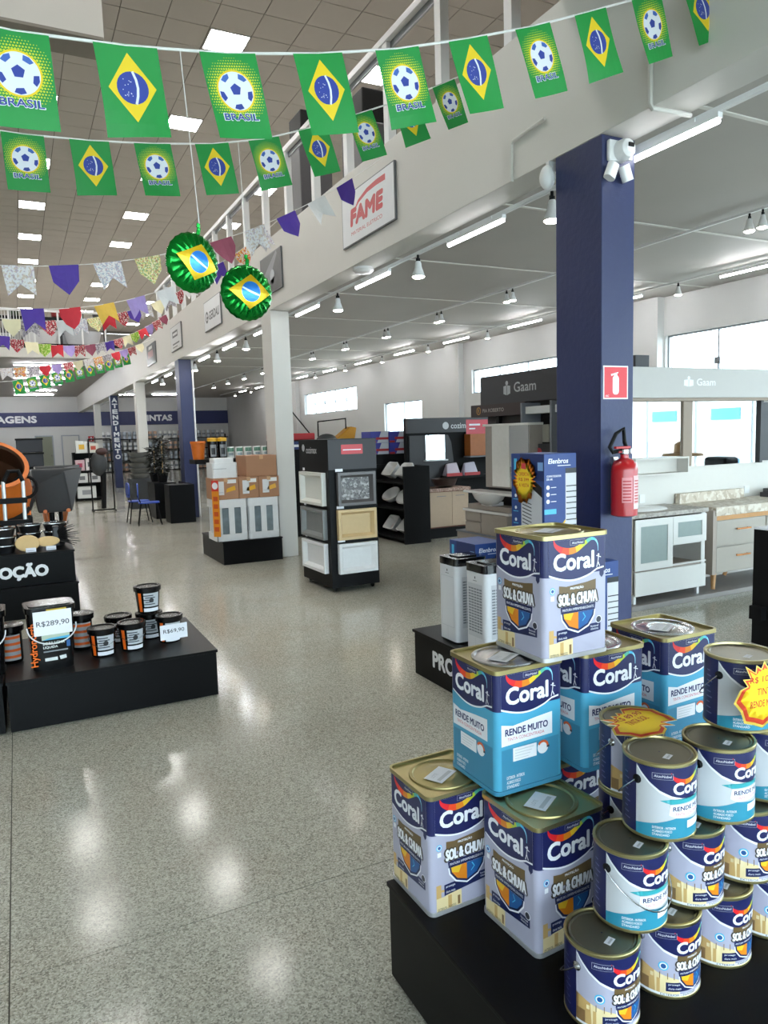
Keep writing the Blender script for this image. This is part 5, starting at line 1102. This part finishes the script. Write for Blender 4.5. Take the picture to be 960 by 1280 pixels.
MB().box((.05, .02, .17), (1.6, .5, .69)).obj('body', gg, t); MB().box((.0, -.005, .165), (.05, .5, .79)).obj('side_panel', side, t)
for i, x in enumerate((.06, .79)):
    for j, z in enumerate((.18, .44)):
        dr = MB().box((x, 0, z), (x + .71, .018, z + .245)).obj('drawer', gg, t, bev=.003)
        MB().box((x + .26, -.03, z + .145), (x + .46, -.018, z + .16)).box((x + .28, -.02, z + .145), (x + .29, 0, z + .16)).box((x + .43, -.02, z + .145), (x + .44, 0, z + .16)).obj('handle', cop, dr)
MB().box((.05, .0, .69), (1.62, .5, .735)).obj('wood_strip', ow, t); MB().box((.03, -.015, .735), (1.66, .52, .82)).obj('worktop', tra, t, bev=.003); MB().box((.08, .46, .82), (1.05, .52, .92)).obj('backsplash', tra, t)
for x in (.08, .75): MB().tube([(x + .04, .08, .17), (x, .05, 0.009)], [.028, .018], 10).obj('leg', ow, t, True); MB().tube([(x + .04, .42, .17), (x, .45, 0.009)], [.028, .018], 10).obj('leg', ow, t, True)
t = thing('tray', 'dark tray on the greige vanity worktop at the right edge', 'tray', (7.15, 4.9, .866)); MB().box((0, 0, 0), (.5, .28, .05)).box((.02, .02, .05), (.48, .26, .09)).obj('tray', dgrey, t, bev=.005)
t = thing('display_counter', 'black counter block with pale top edge at the right frame edge', 'counter', (4.872, 2.95, 0)); MB().box((0, 0, 0), (.8, .62, .87)).obj('body', blackm, t, bev=.003); MB().box((0, 0, .87), (.8, .62, .885)).obj('top', paper, t); MB().box((-.06, .5, .2), (-.001, .6, .3)).obj('bracket', blackm, t)
t = thing('handbag', 'black bag on the window ledge seen in the large mirror', 'bag', (9.0, 3.4, .0)); MB().box((-.2, -.25, 0), (.2, .25, .93)).obj('stand', wl, t); MB().box((-.14, -.2, .931), (.14, .2, 1.2)).obj('bag', blackm, t, bev=.05)
t = thing('hat_stand', 'straw hat on a wooden stand seen in the large mirror', 'hat', (9.0, 2.72, 0)); MB().tube([(0, 0, 0), (0, 0, 1.2)], .03).obj('pole', ow, t); MB().lathe([(.3, 1.2), (.28, 1.24), (.13, 1.25), (.12, 1.38), (.06, 1.42)], 22).obj('hat', mat('straw', '#8a6a45', .8, var=.2), t, True); MB().box((-.2, -.2, 0), (.2, .2, .03)).obj('foot', ow, t)
t = thing('building', 'white building with blue panels across the street, seen in the mirrors', 'building', (19, -1, -.2)); MB().box((0, -9, 0), (4, 8, 3.4)).obj('wall', white, t)
for i in range(7):
    for j in range(2): MB().box((-.05, -8.5 + 2.3 * i, .5 + 1.5 * j), (0, -7.5 + 2.3 * i, .85 + 1.5 * j)).obj('blue_panel', mat('facade_blue', '#3f86c0', .5), t)

# ------------------------------------------------------------------ far aisle: chairs, desk, plants, shelves
def chair(x, y, rz, label):
    t = thing('chair', label, 'chair', (x, y, 0), rz); bl = mat('chair_blue', '#2748a8', .35)
    P = rrect(.4, .4, .1, 5); MB().prism(P, .44, .46).obj('seat', bl, t, True)
    b = MB(); P_ = rrect(.4, .3, .1, 5, 0, .68); b.prism(P_, -.01, .01, T=Matrix.Translation((0, .2, 0)) @ Matrix.Rotation(PI / 2 - .0, 4, 'X') ).obj('backrest', bl, t, True)
    for sx in (-1, 1):
        for sy in (-1, 1): MB().tube([(sx * .16, sy * .15, .44), (sx * .2, sy * .22, .005)], .011, 8).obj('leg', blackm, t, True)
    for sx in (-1, 1): MB().tube([(sx * .14, .15, .43), (sx * .13, .215, .6)], .01, 6).obj('back_post', blackm, t, True)
chair(2.28, 15.0, 1.45, 'blue plastic chair nearest the aisle camera'); chair(2.16, 15.55, 1.6, 'blue plastic chair behind the nearer blue one')
t = thing('desk', 'black block counter behind the blue chairs', 'counter', (2.66, 14.85, 0)); MB().box((0, 0, 0), (.5, .55, .77)).obj('body', black, t, bev=.004); MB().box((.5, .6, 0), (.52, 1.6, .77)).obj('side_board', black, t)
t = thing('desk', 'black counter wing carrying the dark plants', 'counter', (2.56, 15.95, 0)); MB().box((0, 0, 0), (.45, .9, .77)).obj('body', black, t, bev=.004)
lf = mat('dark_leaf', '#151c16', .5, var=.4, scale=8)
for k, (x, y, h) in enumerate(((2.78, 16.15, .98), (2.7, 16.68, .75))):
    t = thing('potted_plant', ('tall dark artificial plant on the black counter', 'lower dark artificial plant on the black counter')[k], 'plant', (x, y, .771)); MB().lathe([(.08, 0), (.12, .18), (.125, .2), (.1, .19)], 16).obj('pot', blackm, t, True)
    b = MB(); rd = random.Random(k)
    for i in range(420):
        a = rd.uniform(0, 2 * PI); zz = rd.uniform(.2, h); rr = .04 + .13 * (1 - abs(zz / h - .45)); L = rd.uniform(.08, .15)
        c = Vector((rr * math.cos(a) * rd.uniform(.3, 1), rr * math.sin(a) * rd.uniform(.3, 1), zz)); u = Vector((math.cos(a), math.sin(a), rd.uniform(-.6, .5))).normalized() * L; w = Vector((-math.sin(a), math.cos(a), .2)) * .028
        b.add([c, c + u * .5 + w, c + u, c + u * .5 - w], [(0, 1, 2, 3)])
    o = b.obj('foliage', lf, t); o['kind'] = 'stuff'; MB().tube([(0, 0, .1), (.01, 0, h * .9)], .012, 6).obj('stem', wood, t)
t = thing('basin_stack', 'stack of grey plastic tubs on a dark stand left of the plants', 'tub', (2.74, 19.0, 0)); MB().box((-.3, -.25, 0), (.3, .25, .75)).obj('stand', gm, t)
for k in range(5): MB().lathe([(.2, 0), (.27, .1), (.29, .12), (.26, .12), (.2, .02)], 20, T=Matrix.Translation((0, 0, .751 + k * .13))).obj('tub', mat('grey_plastic', '#6f6f6c', .4, var=.1), t, True)
# counter with buckets between the far blue column and the white column
t = thing('counter', 'black counter carrying the orange bucket and labelled cans', 'counter', (2.85, 13.2, 0)); MB().box((.65, 0, 0), (1.6, .5, 1.3)).obj('body', blackm, t); MB().box((0, .0, 1.22), (.65, .5, 1.3)).obj('shelf', blackm, t)
t = thing('bucket', 'orange bucket on the black counter right of the far blue column', 'bucket', (2.96, 13.4, 1.301)); MB().lathe([(.1, 0), (.13, .28), (.14, .29), (.14, .33), (.12, .33), (.1, .02)], 22).obj('body', om, t, True)
for k in range(2):
    t = thing('canister', ('black canister with yellow lid, left of two on the counter', 'black canister with yellow lid, right of two on the counter')[k], 'canister', (3.22 + .18 * k, 13.4, 1.301)); MB().lathe([(.085, 0), (.085, .32)], 18).obj('body', bk, t, True); MB().lathe([(.09, .32), (.09, .38), (.03, .39)], 18).obj('lid', mat('yellow_lid', '#d9a51c', .45), t, True); l = Lab(); l.rect(-.06, .04, .06, .26, ink('#8e9295')); l.rect(-.04, .08, .03, .2, ink('#2a2b2d'), 2); l.obj('label', t, wrap=.086, cu=[-.04, -.02, 0, .02, .04])
for k in range(5):
    t = thing('paint_can', ORD[k] + ' white and green paint can from the left on the black counter', 'paint can', (3.56 + .17 * k, 13.45, 1.301), 0, 'white and green cans on the counter'); MB().lathe([(.075, 0), (.075, .2), (.07, .21)], 18).obj('body', ink('#d9dcd8'), t, True); Lab().rect(-.07, .12, .07, .19, ink('#3f7d62')).rect(-.05, .05, .05, .1, ink('#8a9aa0')).obj('label', t, wrap=.0755, cu=[-.05, -.025, 0, .025, .05])
t = thing('wall_panel', 'white electrical panel box on the far wall right of the paint shelves', 'panel', (XW - .3, 32.0, 1.2)); MB().box((0, 0, 0), (.3, 1.6, 2.1)).obj('cabinet', wl, t, bev=.01); MB().box((-.008, .05, .05), (0, 1.55, 2.05)).obj('door', alu, t)
# TINTAS shelving
tn = thing('shelf', 'long paint shelving under the TINTAS band', 'shelf', (3.9, 42.6, 0))
for z in (.02, .6, 1.18, 1.78): MB().box((0, 0, z), (7.3, .6, z + .05)).obj('shelf_board', blackm, tn)
for k in range(9): MB().box((.9 * k, .3, 0), (.9 * k + .04, .6, 2.0)).obj('upright', blackm, tn)
cc = [ink(c) for c in ('#d3d3ce', '#b5907a', '#bcc3ca', '#dcdcdc', '#a7b0ba', '#c09c84')]
cmes = [MB().lathe([(.1, 0), (.1, .38), (.09, .4)], 10, 0).lathe([(.102, .14), (.102, .25)], 10, 1).mesh('paint_can', [c, ink('#7d838a')], True) for c in cc]
for r, z in enumerate((.071, .651, 1.231, 1.831)):
    for k in range(26):
        o = link('paint_can', cmes[(k // 4 + r) % 6], None, (4.05 + .275 * k, 42.8, z)); tag(o, ORD[k] + ' can from the left on the ' + ('lowest', 'second', 'third', 'top')[r] + ' board of the TINTAS shelving', 'paint can', 'paint cans on the far shelving')
# magazine shelf, frame rack, crates, sign
t = thing('shelf', 'black shelf of white and pink boxes at the end of the aisle', 'shelf', (1.42, 22.5, 0))
for z in (.05, .5, .85, 1.35): MB().box((0, 0, z), (.75, .45, z + .03)).obj('shelf_board', blackm, t)
for x in (0, .72): MB().box((x, 0, 0), (x + .03, .45, 1.4)).obj('upright', blackm, t)
MB().box((0, .43, 0), (.75, .45, 1.4)).obj('back', blackm, t)
for k, (x, z, w, h, c) in enumerate(((.06, .081, .5, .34, '#d3d3d1'), (.06, .531, .3, .27, '#cfcfcd'), (.4, .531, .3, .27, '#c6c6c6'), (.05, .881, .25, .3, '#c9a9ae'), (.33, .881, .2, .34, '#d4cccc'), (.55, .881, .15, .3, '#b3324a'), (.1, 1.381, .3, .35, '#d6d6d0'), (.42, 1.381, .28, .28, '#cfcabd'))):
    t = thing('product_box', ('large white box on the lowest board of the aisle shelf', 'white printed box, left on the second board of the aisle shelf', 'white printed box, right on the second board of the aisle shelf', 'pinkish box, left on the third board of the aisle shelf', 'white box, middle of the third board of the aisle shelf', 'crimson box, right on the third board of the aisle shelf', 'white box with yellow print on top of the aisle shelf', 'pale box with red print on top of the aisle shelf')[k], 'box', (1.42 + x, 22.54, z))
    MB().box((0, 0, 0), (w, .3, h)).obj('carton', ink(c), t); Lab().rect(w * .25, h * .3, w * .75, h * .7, ink(('#8e8f93', '#6c6d70', '#6c6d70', '#a03450', '#5b5b5e', '#e0c8cc', '#d9a92c', '#b5432c')[k])).obj('print', t)
t = thing('rack', 'thin black floor rack frame with hanging dark tools', 'rack', (1.56, 18.9, 0))
for a, b in (((0, 0, .02), (0, 0, 1.75)), ((.5, 0, .02), (.5, 0, 1.75)), ((0, 0, 1.75), (.5, 0, 1.75)), ((0, 0, .03), (.5, 0, .03)), ((0, -.25, .02), (0, .25, .02)), ((.5, -.25, .02), (.5, .25, .02))): MB().tube([a, b], .018, 6).obj('tube', blackm, t)
MB().ball((.2, 0, 1.15), (.2, .12, .3), 12, 8).obj('tool_bundle', gm, t, True); MB().tube([(.25, 0, .06), (.3, 0, .95)], .06, 8).obj('tool', blackm, t, True); MB().ball((.28, -.05, 1.45), (.14, .08, .09)).obj('tool_head', mat('dark_red', '#3d2220', .5), t, True)
for k in range(3):
    t = thing('crate', ('dark navy plastic crate, lowest of the pile before the rear wall', 'dark navy plastic crate, middle of the pile before the rear wall', 'dark navy plastic crate, top of the pile before the rear wall')[k], 'crate', (.35, 24.0, .6 + .42 * k)); MB().box((-.35, -.3, .0), (.35, .3, .4)).obj('body', mat('navy_plastic', '#22252d', .5), t, bev=.02); MB().box((-.37, -.32, .36), (.37, .32, .41)).obj('rim', blackm, t)
box('crate_stand', (0, 23.7, 0), (.7, 24.3, .599), blackm); tag(bpy.data.objects['crate_stand'], 'black stand under the navy crates', 'stand')
t = thing('wall_sign', 'small red emergency sign on the far rear wall', 'sign', (3.6, YB - .01, 1.75)); MB().box((0, 0, 0), (.3, .008, .3)).obj('panel', cr_, t); Lab().rect(.12, .05, .18, .25, WH).rect(.05, .12, .25, .18, WH).obj('print', t)
